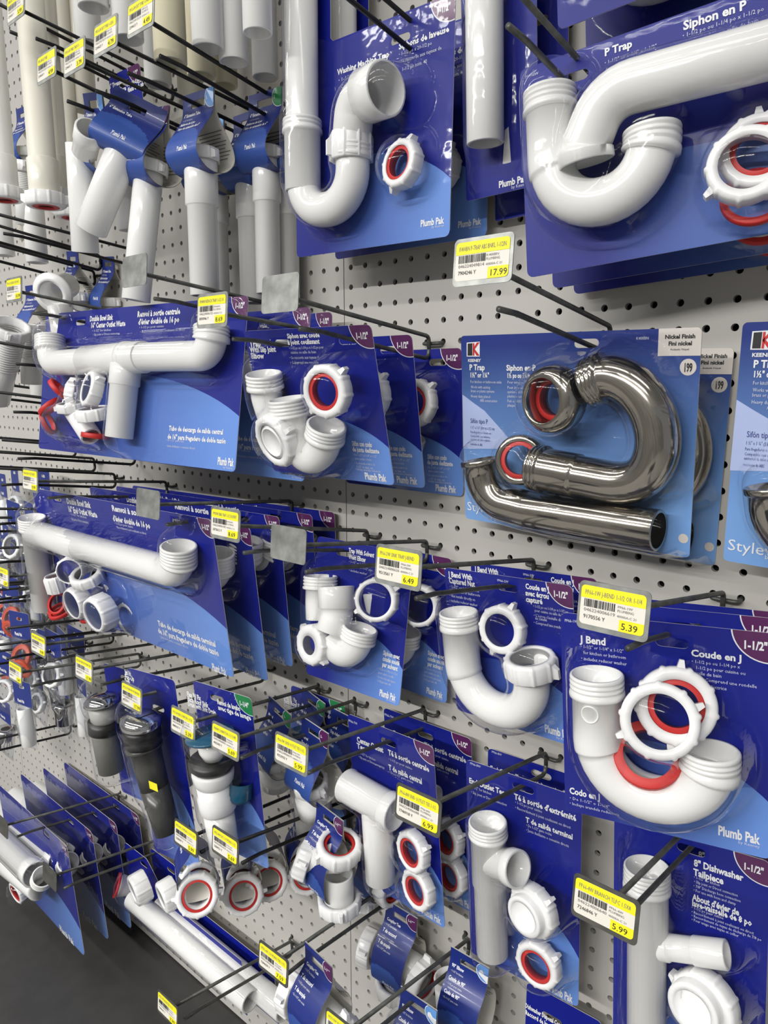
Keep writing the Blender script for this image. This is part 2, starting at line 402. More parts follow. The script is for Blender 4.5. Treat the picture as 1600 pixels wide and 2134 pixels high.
slab('wall_front', (-5, -3.3, -1.5), (4, -3.25, .5), mat('opposite_shelving', (.60, .59, .57), .8, noise=(5, .6)))

# ---------------------------------------------------------------- scan hooks: wire bracket, price arm, prong, plate with its tag
TAGS = {}
def price_tag(m, desc, code, price, bar, part):
    L, R_, T, B = -.0245, .0235, .0165, -.0125
    base = rrect(L, R_, T, B, .003); W = .0011
    def face(p, w, mi): m.add([(x, -w, y) for x, y in p], [tuple(range(len(p)))], mi, False)
    face(base, W, 0)
    face(clip([(L, .0072), (R_, .0072), (R_, T), (L, T)], base), W + .0002, 1)
    face(clip([(.0055, B), (R_, B), (R_, -.0040), (.0055, -.0040)], base), W + .0002, 1)
    fn = lambda u, v, w: V((u, -w, v))
    tw = W + .0004
    put_text(m, desc, L + .003, .0098, .0050, tw, 3, width=min(.042, .00165 * len(desc)), fn=fn)
    rr = random.Random(bar); x = L + .003
    while x < L + .0265:
        wd = rr.choice((.0003, .0005, .0008)); face([(x, .0008), (x + wd, .0008), (x + wd, .0066), (x, .0066)], tw, 2); x += wd + rr.choice((.0003, .0004, .0007))
    put_text(m, bar, L + .003, -.0026, .0034, tw, 3, width=.0235, fn=fn)
    put_text(m, part, .0035, .0040, .0026, tw, 3, width=.011, fn=fn); put_text(m, 'PLUMBING', .0035, .0012, .0026, tw, 3, width=.012, fn=fn)
    put_text(m, '40000A-C 21', .0035, -.0026, .0024, tw, 3, width=.014, fn=fn)
    put_text(m, code, L + .003, -.0078, .0040, tw, 2, width=.0165, fn=fn)
    put_text(m, price, .0070, -.0108, .0068, tw, 2, width=.0035 * len(price) - .002, fn=fn)
def hook(i, j, px, label, tagspec=None, dark=False, plate=True, zinc=False, bare=False, tilt=0, arm=True):
    X, Z = (i + .5) * IN, j * IN + .006
    root = thing('peg_hook', label, 'hook', (X, 0, Z), group='wire peg hooks on the pegboard')
    if px: p = at(px[0], px[1], .245); E = V((p.x - X, -.245, p.z - Z))
    else: E = V((0, -.245, .0326))
    sx = E.x / .245; dz = E.z - .0326; st = DSTEEL if dark else STEEL; r = .0025
    m = M(); sweep(m, poly([(-.0127, .007, -.0062), (-.0127, -.008, -.0085), (.0127, -.008, -.0085), (.0127, .007, -.0062)], .0045, 20), [(0, r * .9), (.0553, r * .9)], 10, caps=True)
    m.build('crossbar', st, root)
    m = M(); pts = poly([E + V((0, .001, 0)), (0, -.0125, 0), (0, -.0115, -.016)], .006, 20); sweep(m, pts, [(0, r), (plen(pts), r)], 12, caps=True); m.build('price_arm', st, root)
    m = M(); q = lambda d, z: V((sx * d * .8, -d, z + dz * d / .245 * .7))
    pts = poly([(0, -.0115, -.015), (0, -.0125, -.027), q(.194, -.001), q(.222, .0005)], [0, .008, .03, 0], 12); sweep(m, pts, [(0, r), (plen(pts), r)], 12, caps=True); m.build('prong', st, root)
    if plate:
        m = M(); o = rrect(-.0265, .0265, .0195, -.0165, .004); m.prism([(x, y) for x, y in o], 0, .0009, 0, T=lambda p: V((p.x, -p.z, p.y)))
        pl = m.build('tag_plate', ZINC if zinc else DZINC if (dark or bare) else ZINC, root)
        pl.location = E; pl.rotation_euler = (math.radians(-5), 0, 0)
        if tilt: pl.rotation_euler = (math.radians(-5), math.radians(tilt), 0)
        if tagspec:
            m = M(); price_tag(m, *tagspec); m.build('price_tag', [LABEL, YELLOW, BLACK, GREYINK], pl)
    return root
def prong(i, j, d):                                                       # point on a hook's prong, d metres out from the board
    return V(((i + .5) * IN, -d, j * IN + .006 - .026 + .139 * (d - .012)))
K = 'black wire peg hook with '
H = {}
H['bn'] = hook(12, -2, (1006, 547), 'wire hook with a yellow tag priced 17.99, above the nickel trap packs', ('K400BN P-TRAP ABS BNKL 1-1/2IN', '7904246 Y', '17.99', '046224049814', 'K400BN'), zinc=True)
H['slipR'] = hook(3, -2, (584, 615), 'wire peg hook ending in a blank blotched plate above the slip joint trap packs', zinc=True)
H['slipL'] = hook(-1, -2, (443, 650), 'wire hook with a yellow tag priced 8.69, in front of the centre outlet pack', ('PP44W REPACR TRAP 1-1/2 SO', '8590946 Y', '8.69', '046224006152', 'PP44W'))
H['ctrL'] = hook(-20, 0, (30, 606), 'wire hook with a small yellow tag above the white corrugated tubes', ('PP16CO CENTER OUTLET WST', '7286461 Y', '10.99', '046224006428', 'PP16'))
H['ctrR'] = hook(-7, 0, (281, 567), 'wire peg hook ending in a blank scuffed plate under the slanted white tube', zinc=True)
H['endL'] = hook(-20, -11, (64, 1003), 'wire hook with a yellow tag at the left end of the end outlet pack', ('PP16EO END OUTLET WASTE', '7286453 Y', '9.99', '046224006411', 'PP16'))
H['endR'] = hook(-7, -11, (309, 1052), 'wire peg hook ending in a blank grey plate in front of the end outlet pack')
H['solvL'] = hook(-1, -12, (470, 1095), 'wire hook with a yellow tag priced 8.69, above the end outlet pack corner', ('PP950W SINK TRAP 1-1/2 SOLVENT', '2073612 Y', '8.69', '046224006183', 'PP950W'))
H['solvR'] = hook(3, -12, (601, 1137), 'wire peg hook ending in a blank grey plate above the solvent weld trap pack')
H['jc'] = hook(9, -12, (830, 1185), 'wire hook with a yellow tag priced 6.49, by the solvent trap pack', ('PP66-2W SINK TRAP J-BEND', '9513561 Y', '6.49', '046224006626', 'PP66-2W'))
H['j'] = hook(17, -12, (1277, 1276), 'wire hook with a large yellow tag priced 5.39 above the big J bend pack', ('PP66-1W J-BEND 1-1/2 OR 1-1/4', '9170556 Y', '5.39', '046224006619', 'PP66-1W'))
H['ctee'] = hook(3, -21, (607, 1573), 'wire hook with a yellow tag priced 5.99, left of the centre outlet tee pack', ('PP66-7W CNTR OUTLET TEE 1-1/2', '9752932 Y', '5.99', '046224006671', 'PP66-7W'))
H['conn'] = hook(-2, -22, (470, 1546), 'wire hook with a yellow tag priced 5.69 in front of the flexible drain pack', ('PP800W CONNECTOR 1-1/2 COMP', '4425303 Y', '5.69', '046224008002', 'PP800W'))
H['rise'] = hook(-5, -22, (382, 1510), 'wire hook with a yellow tag priced 5.39 above the dark pop-up drain', ('PP21-W RISE CONP DR 1-1/2 X', '8885623 Y', '5.39', '046224002110', 'PP21-W'))
H['fit'] = hook(-10, -22, (275, 1455), 'wire hook with a yellow tag priced 17.99 over the smoky pop-up drain pack', ('WC519-FF BR POP-UP DRN BLK', '8552233 Y', '17.99', '046224005190', 'WC519'))
H['pop'] = hook(-15, -22, (176, 1397), 'wire hook with a yellow tag left of the chrome capped drain', ('WC518-FF BR POP-UP DRN CHR', '8552231 Y', '17.99', '046224005183', 'WC518'))
H['f82'] = hook(-21, -22, (81, 1345), 'wire hook with a yellow tag under the gaskets of the end outlet pack', ('PP835 BASKET STRAINER BODY', '3855910 Y', '9.99', '046224008354', 'PP835'))
H['f33'] = hook(-25, -25, (33, 1403), 'wire hook with the smallest yellow tag at the far left edge', ('PP820 SINK DRAIN WASHER', '3845761 Y', '2.49', '046224008200', 'PP820'))
H['f10'] = hook(-26, -18, (6, 1203), 'wire hook with a yellow tag cut by the left edge of the photo', ('PP25545 SLIP NUT 1-1/2', '3835226 Y', '3.29', '046224255451', 'PP25545'))
H['sl'] = hook(-6, -29, (388, 1748), 'wire hook with a yellow tag priced 5.99 above the red ringed couplings', ('PP55-3W COUPLING 1-1/2 X 1-1/4', '2208007 Y', '5.99', '046224055310', 'PP55-3W'), dark=True)
H['sl2'] = hook(-2, -28, (470, 1765), 'wire hook with a yellow tag priced 5.69 between the red ringed couplings', ('PP55-4W EXT COUPLING 1-1/2', '2384921 Y', '5.69', '046224055410', 'PP55-4W'), dark=True)
H['etee'] = hook(10, -21, (871, 1690), 'wire hook with a yellow tag priced 6.99 between the two outlet tee packs', ('PP66-8W END OUTLET TEE 1-1/2', '7746918 Y', '6.99', '046224006688', 'PP66-8W'), bare=True)
H['dw'] = hook(17, -21, (1260, 1896), 'wire hook with a large yellow tag priced 5.99 beside the dishwasher tailpiece pack', ('PP66-4W BRANCH TLPC 1.5X8', '7246846 Y', '5.99', '046224006640', 'PP66-4W'), bare=True)
H['cp'] = hook(1, -32, (570, 2010), 'wire hook with a yellow tag priced 7.59 beside the coupling tees', ('PP55-6W COUPLING TEE 1-1/2', '7284659 Y', '7.59', '046224055610', 'PP55-6W'), bare=True)
H['ad'] = hook(-8, -41, (350, 2105), 'wire hook with the lowest yellow tag, over the dark shelf', ('PP55-9W ADAPTER 1-1/2', '7284667 Y', '7.99', '046224055910', 'PP55-9W'), bare=True)
H['el'] = hook(6, -33, (714, 2158), 'wire hook with a tag cut by the bottom edge, under the coupling tees', ('PP55-5W 90 ELBOW 1-1/2', '7284640 Y', '5.49', '046224055510', 'PP55-5W'), bare=True)
H['lowA'] = hook(-30, -39, (5, 1722), 'wire peg hook ending in a blank dark plate cut by the left edge', bare=True)
H['lowB'] = hook(-23, -40, (104, 1828), 'wire peg hook ending in a blank dark plate beside a white tube elbow', bare=True)
tops = [('t293', -6, 10, (294, 34), 'rightmost of the yellow tags among the hanging tubes', ('PP12-6W EXT TUBE 1-1/4X6', '2244615 Y', '4.49', '046224012610', 'PP12')),
        ('t221', -8, 10, (221, 79), 'second yellow tag from the right among the hanging tubes', ('PP15-6W EXT TUBE 1-1/2X6', '2244623 Y', '4.79', '046224015610', 'PP15')),
        ('t155', -11, 10, (156, 122), 'third yellow tag from the right among the hanging tubes', ('PP15-6W THRD TAILPC 6', '2244631 Y', '3.79', '046224015620', 'PP15')),
        ('t97', -14, 10, (98, 141), 'lowest yellow tag among the hanging tubes', ('PP12-8W SJ TUBE', '2244649 Y', '4.99', '046224012810', 'PP12')),
        ('t33', -17, 14, (34, 16), 'a yellow tag in the top left corner', ('PP20 EXT TUBE', '2244656 Y', '5.99', '046224020010', 'PP20'))]
for k, i, j, px, w, sp in tops: H[k] = hook(i, j, px, 'wire hook with ' + (w if w.startswith('a ') else 'the ' + w), sp, dark=True, zinc=True)
H['ptrap'] = hook(12, 6, None, 'wire peg hook through the large white P trap pack', plate=False)
H['wash'] = hook(4, 10, None, 'wire peg hook through the washing machine trap pack', plate=False, dark=True)
# hooks farther left whose tags are out of frame
far = [(-20, 15, None), (-27, 5, None), (-28, 4, None), (-23, 5, (-30, 440)), (-27, -11, None), (-24, -9, None), (-30, -10, None), (-33, -9, None), (-29, -14, None), (-32, -15, None), (-27, -19, None), (-31, -20, None),
       (-30, -17, None), (-34, -21, None), (-26, -22, None), (-29, -24, None), (-34, -26, None), (-37, -28, None), (-32, -5, None), (-29, -3, None), (-38, -35, None), (-24, -6, None), (-23, -3, None)]
for i, j, px in far: hook(i, j, px, 'plain dark wire peg hook at the far left with no tag in view', plate=False, dark=True)

# ---------------------------------------------------------------- carded packs
class Pack:
    def __init__(s, name, label, fr, cat='pack', group=None, corner=.006, bdg='1-1/2"', swo=True, holes=((0, 0),), outline=None, r_px=None, front=0, bmi=3, swk={}):
        s.F = F = Frame(fr[:3], fr[3:6]); s.l, s.r, s.t, s.b = fr[6:10]
        if r_px: s.r = F.at(*r_px).x
        s.root = thing(name, label, cat, F.o, F.R, group); s.blobs = []; s.holes = [(h[0], h[1] - .0015) for h in holes]
        conv = rrect(s.l, s.r, s.t, s.b, corner)
        s.m = sheet(outline or conv, [slot(*h) for h in s.holes], CM, front)
        if swo: swoosh(s.m, conv, s.l, s.r, s.t, s.b, **swk)
        if bdg: badge(s.m, conv, s.r, s.t, bdg, mi=bmi)
        s.conv = conv
    def text(s, t, px, py, cap, x2=None, bold=False, ink=4, cond=.66):
        p = s.F.at(px, py); h = (s.F.at(px, py - cap) - p).length / .72
        wd = (s.F.at(x2, py)).x - p.x if x2 else None
        put_text(s.m, t, p.x, p.y, h, .0009, ink, bold, cond, width=wd)
    def texts(s, L, ink=5):
        for a in L: s.text(a[0], a[1], a[2], a[3], a[4] if len(a) > 4 else None, bold=a[3] > 9.5, ink=4 if a[3] > 9.5 else ink)
    def P(s, px, py, w): return s.F.at(px, py, w)
    def add(s, part, m, mats, parent=None): return m.build(part, mats, parent or s.root)
    def pipe(s, part, pts, r, start=('plain',), end=('plain',), rad=0, material=None, blob=True, m=None, seg=28):
        pts = poly([p if isinstance(p, V) else s.P(*p) for p in pts], rad)
        own = m is None
        if own: m = M()
        pipe(m, pts, r, start, end, seg=seg)
        if blob: s.blobs += path_blobs(pts, r + (.003 if start[0] == 'thread' or end[0] == 'thread' else 0))
        if own: return m.build(part, material or PVC, s.root)
    def jbend(s, part, p0, bot, p3, w, r=.019, start=('thread', .016, .046), end=('thread', .017), material=None):
        a, c, q = s.P(*p0, w), s.P(*p3, w), s.P(*bot, w); s.leg_u = a.x; R = abs(c.x - a.x) / 2
        return s.pipe(part, [a, V((a.x, q.y, w)), V((c.x, q.y, w)), c], r, start, end, [0, R * 1.05, min(R * .94, abs(c.y - q.y) - .019 if abs(c.y - q.y) < R else R), 0], material)
    def nut(s, px, py, w, axis=(.1, .2, 1), R=.0275, h=.016, rin=.0195, phase=.3, wings=2, washer=False, back=False, material=None, blob=True, name='slip_nut', red=RED):
        c = s.P(px, py, w); d = V(axis).normalized(); m = M(); c0 = c - d * h / 2
        nut(m, c0, d, R, h, rin, phase, wings)
        o = m.build(name, material or PVCW, s.root)
        if washer:
            m = M(); ring(m, c0 + d * h * (.05 if back else .30), d, rin * .79, rin + .0005, h * .58); m.build('washer', red, o)
        if blob: s.blobs.append((c.x, c.y, R + .003, w * .7))
        return o
    def gasket(s, px, py, w, axis, R=.0205, r=.0155, h=.005, material=None):
        m = M(); c = s.P(px, py, w); ring(m, c, axis, r, R, h); return m.build('gasket', material or RED, s.root)
    def done(s, step=.003, film=True, pad=.004):
        s.m.build('card', CM, s.root)
        if film: blister(s.F, s.blobs, s.l, s.r, s.t, s.b, s.holes, step=step, parent=s.root, pad=pad)
        return s.root
def emboss(p, px, py, w, r, rad=.0075):                         # a raised ring mark moulded on an upright pipe
    c = p.P(px, py, w + r); ax = p.P(px, py, w + r); m = M(); vs = []; n = 32
    axu = getattr(p, 'leg_u', None); axu = c.x if axu is None else axu
    for k in range(n):
        a = 2 * PI * k / n
        for q, h in ((rad * .84, -.0002), (rad * .88, .0006), (rad * .98, .0006), (rad * 1.02, -.0002)):
            th = (q * math.cos(a)) / r + math.asin(max(-.9, min(.9, (c.x - axu) / r)))
            vs.append((axu + (r + h) * math.sin(th), c.y + q * math.sin(a), w + (r + h) * math.cos(th)))
    m.add(vs, [(k * 4 + j, ((k + 1) % n) * 4 + j, ((k + 1) % n) * 4 + j + 1, k * 4 + j + 1) for k in range(n) for j in range(3)]); m.build('moulded_mark', PVC, p.root)
def stack(p, spots):                          # more packs of the kind behind the front one: (label, corner, pixel, depth, (yaw, pitch, roll))
    for lab, k, px, dep, ypr in spots:
        R = Frame((0, 0, 0), ypr).R
        copy_tree(p.root, lab, place(R, p.l if k[1] == 'L' else p.r, p.t if k[0] == 'T' else p.b, *px, dep), R)

# ---- J bend, big pack at the right
p = Pack('drain_bend_pack', 'large blue pack with a white J bend and red gaskets, behind the 5.39 tag', [.4423, -.145, -.3101, 9, -.1, -3.9, -.0932, .0889, .0148, -.1733], r_px=(1616, 1322), group='J bend packs')
p.texts([('PP66-1W', 1177, 1295, 6, 1204), ('J Bend', 1210, 1338, 15, 1262), ('• 1-1/2" or 1-1/4" x 1-1/2"', 1210, 1349, 7, 1299), ('for kitchen or bathroom', 1216, 1362, 7, 1304), ('• includes reducer washer', 1211, 1374, 7, 1306),
         ('Coude en J', 1440, 1366, 14, 1545), ('• 1-1/2 po ou 1-1/4 po x', 1441, 1380, 7, 1542), ('1-1/2 po pour cuisine ou', 1449, 1393, 7, 1553), ('salle de bain', 1451, 1405, 7, 1503), ('• Comprend une rondelle', 1462, 1418, 7, 1577), ('réductrice', 1470, 1432, 7, 1514),
         ('Codo en J', 1187, 1652, 13, 1250), ('• De 1-1/2" o 1-1/4"', 1187, 1664, 6, 1270), ('• Incluye arandela reductora', 1187, 1675, 6, 1290), ('Plumb Pak', 1496, 1738, 20, 1584), ('by Keeney', 1538, 1756, 6, 1583)])
p.jbend('trap_bend', (1243, 1404), (1366, 1664), (1480, 1563), .023)
p.nut(1374, 1502, .036, (.22, .32, 1), R=.030, rin=.0215, h=.013, phase=.2)
p.nut(1408, 1470, .018, (.22, .25, 1), R=.031, rin=.0215, h=.014, phase=1.2, washer=True)
p.gasket(1350, 1576, .020, (.15, .62, .75), R=.0275, r=.0195, h=.009); emboss(p, 1228, 1490, .023, .0205)
jb = p.done()
stack(p, [('blue J bend pack directly behind the large front one, only its top edge showing', 'TL', (1218, 1250), .086, (7, -.1, -3.9)), ('J bend pack against the board, behind two others of its kind', 'TL', (1262, 1240), .030, (5, 0, -4))])

# ---- J bend with captured nut
p = Pack('drain_bend_pack', 'blue pack with a white J bend and captured nut, under the 6.49 tag', [.2396, -.065, -.3191, -3.7, 4.5, -3.8, -.0885, .0793, .0115, -.1686], group='captured nut bend packs')
p.texts([('PP66-2W', 1037, 1211, 5, 1060), ('J Bend With', 936, 1201, 11, 984), ('Captured Nut', 937, 1214, 11, 990), ('• 1-1/2" or 1-1/4" x 1-1/2"', 938, 1224, 6, 1000), ('for kitchen or bathroom', 941, 1233, 6, 1000), ('• Nut installs directly on', 938, 1243, 6, 990), ('• includes reducer washer', 938, 1253, 6, 995),
         ('Coude en J', 1096, 1226, 11, 1144), ('avec écrou', 1096, 1240, 11, 1144), ('capturé', 1097, 1253, 11, 1131), ('• 1-1/2 po ou 1-1/4 po x 1-1/2 po', 1112, 1265, 6, 1184), ('pour cuisine ou salle de bain', 1115, 1274, 6, 1180), ("• L'écrou s'installe direct", 1113, 1284, 6, 1180), ('au coude', 1116, 1290, 6, 1140), ('• Comprend une rondelle', 1113, 1299, 6, 1175), ('Plumb Pak', 1136, 1524, 16, 1192), ('by Keeney', 1160, 1538, 5, 1192)])
p.jbend('trap_bend', (955, 1275), (1030, 1476), (1106, 1400), .023, start=('thread', .017, .054), end=('plain',))
p.nut(1107, 1388, .024, (0, 1, .12), R=.0275, h=.021, rin=.0205, phase=0, name='captured_nut', wl=.009) if False else p.nut(1106, 1386, .024, (0, 1, .1), R=.0275, h=.021, rin=.0205, phase=-.26, name='captured_nut')
p.nut(1047, 1311, .018, (.1, .15, 1), R=.0265, rin=.0180, h=.015, phase=.9)
jc = p.done()
stack(p, [('rear J bend pack with captured nut, only its top strip showing above its twin', 'TL', (981, 1172), .008, (-3.7, 1, -3.9))])

# ---- slip joint elbow traps, three in a row
p = Pack('elbow_trap_pack', 'front blue pack of a white slip joint elbow trap with a red gasket', [.0871, -.153, -.0546, 1.9, 14, .6, -.1629, .0346, .0143, -.1637], group='slip joint trap packs', holes=((0, 0), (-.1, 0)))
p.texts([('Trap', 522, 722, 11, 545), ('With Slip Joint', 523, 734, 11, 577), ('Elbow', 525, 747, 11, 552), ('Siphon avec coude', 600, 705, 10, 668), ('à joint coulissant', 601, 718, 10, 668), ('• 1-1/2 po ou 1-1/4 po x 1-1/2 po pour', 604, 728, 6, 676), ('cuisine ou salle de bain', 607, 737, 6, 660), ('• Se raccorde aux tuyaux de', 605, 748, 6, 668), ('• Comprend une rondelle', 606, 758, 6, 665),
         ('Sifón con codo', 735, 928, 9.8, 776), ('de junta deslizante', 736, 940, 9.8, 791), ('• De 1-1/2" x 1-1/4" x 1-1/2"', 737, 949, 5, 786), ('para cocina o baño', 741, 957, 5, 775), ('• Se conecta a tubos de', 740, 966, 5, 782), ('1-1/2" de diam. ext.', 744, 974, 5, 779), ('• Incluye arandela reductora', 742, 979, 5, 793), ('Plumb Pak', 762, 998, 14, 806), ('by Keeney', 783, 1002, 5, 806)])
p.pipe('tailpiece', [(549, 778, .020), (556, 830, .020), (573, 885, .020), (600, 925, .020)], .0185, ('thread', .016), rad=.03)
p.pipe('trap_bend', [(599, 830, .028), (612, 900, .030), (640, 960, .030), (672, 940, .026), (681, 885, .026)], .0195, ('thread', .018), ('thread', .016), rad=.03)
p.nut(682, 815, .034, (.10, .14, 1), R=.0285, rin=.020, h=.016, phase=.5, washer=True)
o = p.nut(576, 917, .046, (-.15, -.12, 1), R=.0315, rin=.0215, h=.016, phase=.2, name='clean_out_cap'); m = M(); c = p.P(576, 917, .046) + V((-.15, -.12, 1)).normalized() * .0062; lathe(m, c, (-.15, -.12, 1), [(-.004, .0216), (-.001, .0216), (-.0005, .0185), (.0015, .018), (.0015, .0165), (0, .016), (0, 0)]); m.build('cap_disc', PVCW, o)
sl = p.done()
stack(p, [('second blue slip joint trap pack, between the front one and the last', 'TR', (858, 697), .083, (1, 9, 0)), ('slip joint trap pack farthest back, left of the nickel trap', 'TR', (962, 725), .012, (0, 3, 0))])

# ---- solvent weld elbow trap
p = Pack('elbow_trap_pack', 'front blue pack of a white solvent weld elbow trap with loose nuts', [-.0112, -.06, -.3196, 1.7, -7.7, .5, -.0499, .1124, .0142, -.1773], group='solvent weld trap packs', holes=((0, 0), (.085, 0)))
p.texts([('Trap With Solvent', 727, 1151, 9.8, 781), ('Weld Elbow', 727, 1164, 9.8, 763), ('• 1-1/2" or 1-1/4" x 1-1/2"', 728, 1172, 5, 780), ('• Connects to 1-1/2" pipe', 728, 1180, 5, 778), ('• includes washer', 728, 1190, 5, 766), ('Siphon avec', 799, 1364, 9.8, 834), ('coude soudé', 798, 1376, 9.8, 834), ('par solvant', 797, 1388, 9.8, 830), ('• 1-1/2 po ou 1-1/4 po x 1-1/2 po', 788, 1394, 5, 830), ('pour cuisine ou salle', 789, 1403, 5, 822), ('• Se raccorde aux tuyaux', 786, 1411, 5, 825), ('1-1/2 po nom. 40', 787, 1420, 5, 815), ('Plumb Pak', 791, 1449, 14, 826), ('by Keeney', 806, 1459, 5, 825)])
p.pipe('tailpiece', [(668, 1200, .020), (667, 1255, .020), (668, 1290, .020)], .0195, ('thread', .014))
p.pipe('weld_elbow', [(700, 1222, .032), (702, 1285, .034), (690, 1320, .040)], .0205, ('collar', .028, .003), rad=.02)
p.pipe('trap_bend', [(690, 1330, .03), (712, 1362, .028), (740, 1352, .026), (751, 1308, .026)], .0195, ('plain',), ('thread', .014), rad=.03)
p.nut(785, 1250, .034, (.35, .1, .93), R=.0265, rin=.0205, h=.016, phase=.4)
p.nut(652, 1343, .046, (-.1, -.05, 1), R=.026, rin=.0125, h=.015, phase=2.2)
sv = p.done()
stack(p, [('second solvent weld trap pack, half hidden behind the front one and the 6.49 tag', 'TR', (942, 1165), .010, (0, -1.5, .5))])

# ---- double bowl centre outlet waste
p = Pack('sink_waste_pack', 'wide blue pack with a white tee shaped centre outlet pipe and red gaskets', [-.4544, -.17, -.0074, 3.7, -8, .6, -.1027, .369, .0157, -.1997], swk=dict(h=.57), group='centre outlet waste packs', holes=((0, 0), (.29, 0)))
p.texts([('Double Bowl Sink', 188, 670, 11, 236), ('16" Center Outlet Waste', 190, 684, 11, 262), ('• 1-1/2" for kitchen', 193, 692, 5, 232), ('• Slip joint or Direct connection', 194, 700, 5, 250), ('Renvoi à sortie centrale', 287, 661, 12, 376), ("d'évier double de 16 po", 289, 677, 12, 374), ('• 1-1/2 po pour cuisine', 291, 685, 5, 342), ('• Raccordement à joint coulissant ou direct', 293, 694, 5, 386),
         ('Tubo de descarga de salida central', 353, 897, 10, 466), ('de 16" para fregadero de doble tazón', 350, 914, 10, 472), ('• De 1-1/2" para cocina', 348, 919, 5, 384), ('• Junta deslizante o conexión directa', 347, 931, 5, 408), ('Plumb Pak', 454, 968, 16, 488), ('by Keeney', 466, 976, 5, 486)])
m = M(); W = .023
p.pipe('', [(104, 700, W), (106, 757, W), (275, 748, W)], .019, ('thread', .018), rad=.019, m=m); p.pipe('', [(180, 752, W), (300, 744, W)], .0215, m=m)
p.pipe('', [(262, 745, W), (440, 741, W), (441, 679, W)], .019, end=('thread', .016), start=('collar', .012, .003), rad=.020, m=m); p.pipe('', [(263, 760, W), (248, 912, W)], .019, ('collar', .028, .002), m=m)
m.build('outlet_tee_pipe', PVC, p.root)
p.nut(192, 812, .030, (-.25, .15, .95), R=.0255, rin=.019, h=.018, phase=.3); p.nut(158, 818, .018, (-.8, .1, .5), R=.022, rin=.016, h=.016); p.nut(150, 848, .024, (.05, .95, .3), R=.0215, rin=.017, h=.013); p.nut(196, 862, .026, (0, .95, .3), R=.0245, rin=.018, h=.017)
for a in ((120, 815, .03, (.53, .7, -.45)), (108, 852, .026, (-.53, .7, .45)), (96, 882, .02, (.66, .45, -.55)), (198, 913, .02, (.05, 1, 0))): p.gasket(*a, R=.0195, r=.0145, h=.007)
m = M(); pipe(m, [p.P(150, 850, .02), p.P(190, 910, .02)], .015); m.build('tailpiece_spout', PVCW, p.root); p.blobs += [(p.P(150, 870, .02).x + i * .012, p.P(150, 880, .02).y, .026, .022) for i in range(-2, 5)]
ct = p.done(step=.0045)
stack(p, [('second centre outlet pack, its purple badge showing past the front pack', 'TR', (647, 640), .092, (2, -4, .5)), ('centre outlet pack at the back of its row, against the board', 'TR', (692, 650), .03, (0, -1, .4))])

# ---- double bowl end outlet waste
p = Pack('sink_waste_pack', 'front wide blue pack with a long white end outlet pipe hanging at a slant', [-.1938, -.19, -.2812, -1.2, 5.9, -1.1, -.4577, .079, .0099, -.2082], swk=dict(h=.57), group='end outlet waste packs', holes=((0, 0), (-.36, 0)))
p.texts([('Double Bowl Sink', 141, 1049, 11, 189), ('16" End Outlet Waste', 144, 1066, 11, 202), ('• 1-1/2" for kitchen', 147, 1073, 5, 180), ('• Slip joint or Direct connection', 149, 1083, 5, 184), ('Renvoi à sortie', 235, 1064, 11, 300), ("d'évier double de 16 po", 237, 1085, 11, 312), ('• 1-1/2 po pour cuisine', 240, 1092, 5, 277), ('• Raccordement à joint coulissant ou direct', 243, 1100, 5, 304),
         ('Tubo de descarga de salida terminal', 331, 1303, 10, 444), ('de 16" para fregadero de doble tazón', 331, 1318, 10, 450), ('• De 1-1/2" para cocina', 334, 1321, 5, 372), ('• Junta deslizante o conexión directa', 334, 1328, 5, 390), ('Plumb Pak', 444, 1396, 14, 472), ('by Keeney', 458, 1402, 5, 474)])
m = M(); W = .024
p.pipe('', [(66, 1078, W), (92, 1268, W)], .0195, ('thread', .020), m=m); p.pipe('', [(72, 1110, W), (170, 1140, W)], .0215, m=m); p.pipe('', [(74, 1111, W), (374, 1196, W), (372, 1137, W)], .0205, ('plain',), ('thread', .022), rad=.030, m=m)
m.build('outlet_pipe', PVC, p.root)
p.nut(150, 1186, .034, (.75, .05, .66), R=.0215, rin=.0185, h=.032, wings=0); p.nut(182, 1200, .022, (.2, .9, .3), R=.0265, rin=.018, h=.016, phase=1, wings=0); p.nut(163, 1255, .032, (.05, -.05, 1), R=.0265, rin=.0225, h=.024, wings=0)
p.nut(210, 1277, .034, (.08, -.05, 1), R=.0285, rin=.0225, h=.028, wings=0); p.nut(118, 1215, .018, (0, 1, .1), R=.018, rin=.014, h=.03, wings=0)
for a in ((122, 1258, .02, (.3, .5, .8)), (125, 1272, .016, (0, 1, .3)), (128, 1280, .022, (0, 1, .2))): p.gasket(*a, R=.020, r=.0155, h=.0055)
en = p.done(step=.0045)
stack(p, [('second end outlet pack, its pipe elbow showing behind the front one', 'TR', (521, 1100), .142, (-1.2, 5, -1)), ('third end outlet pack, between the front two and the board', 'TR', (581, 1077), .096, (-1.2, 4, -1)), ('end outlet pack fourth from the front, top corner showing under the wire', 'TR', (650, 1073), .052, (-1, 3, -1)), ('end outlet pack at the back, flat against the board', 'TR', (697, 1068), .010, (0, 1, -1))])

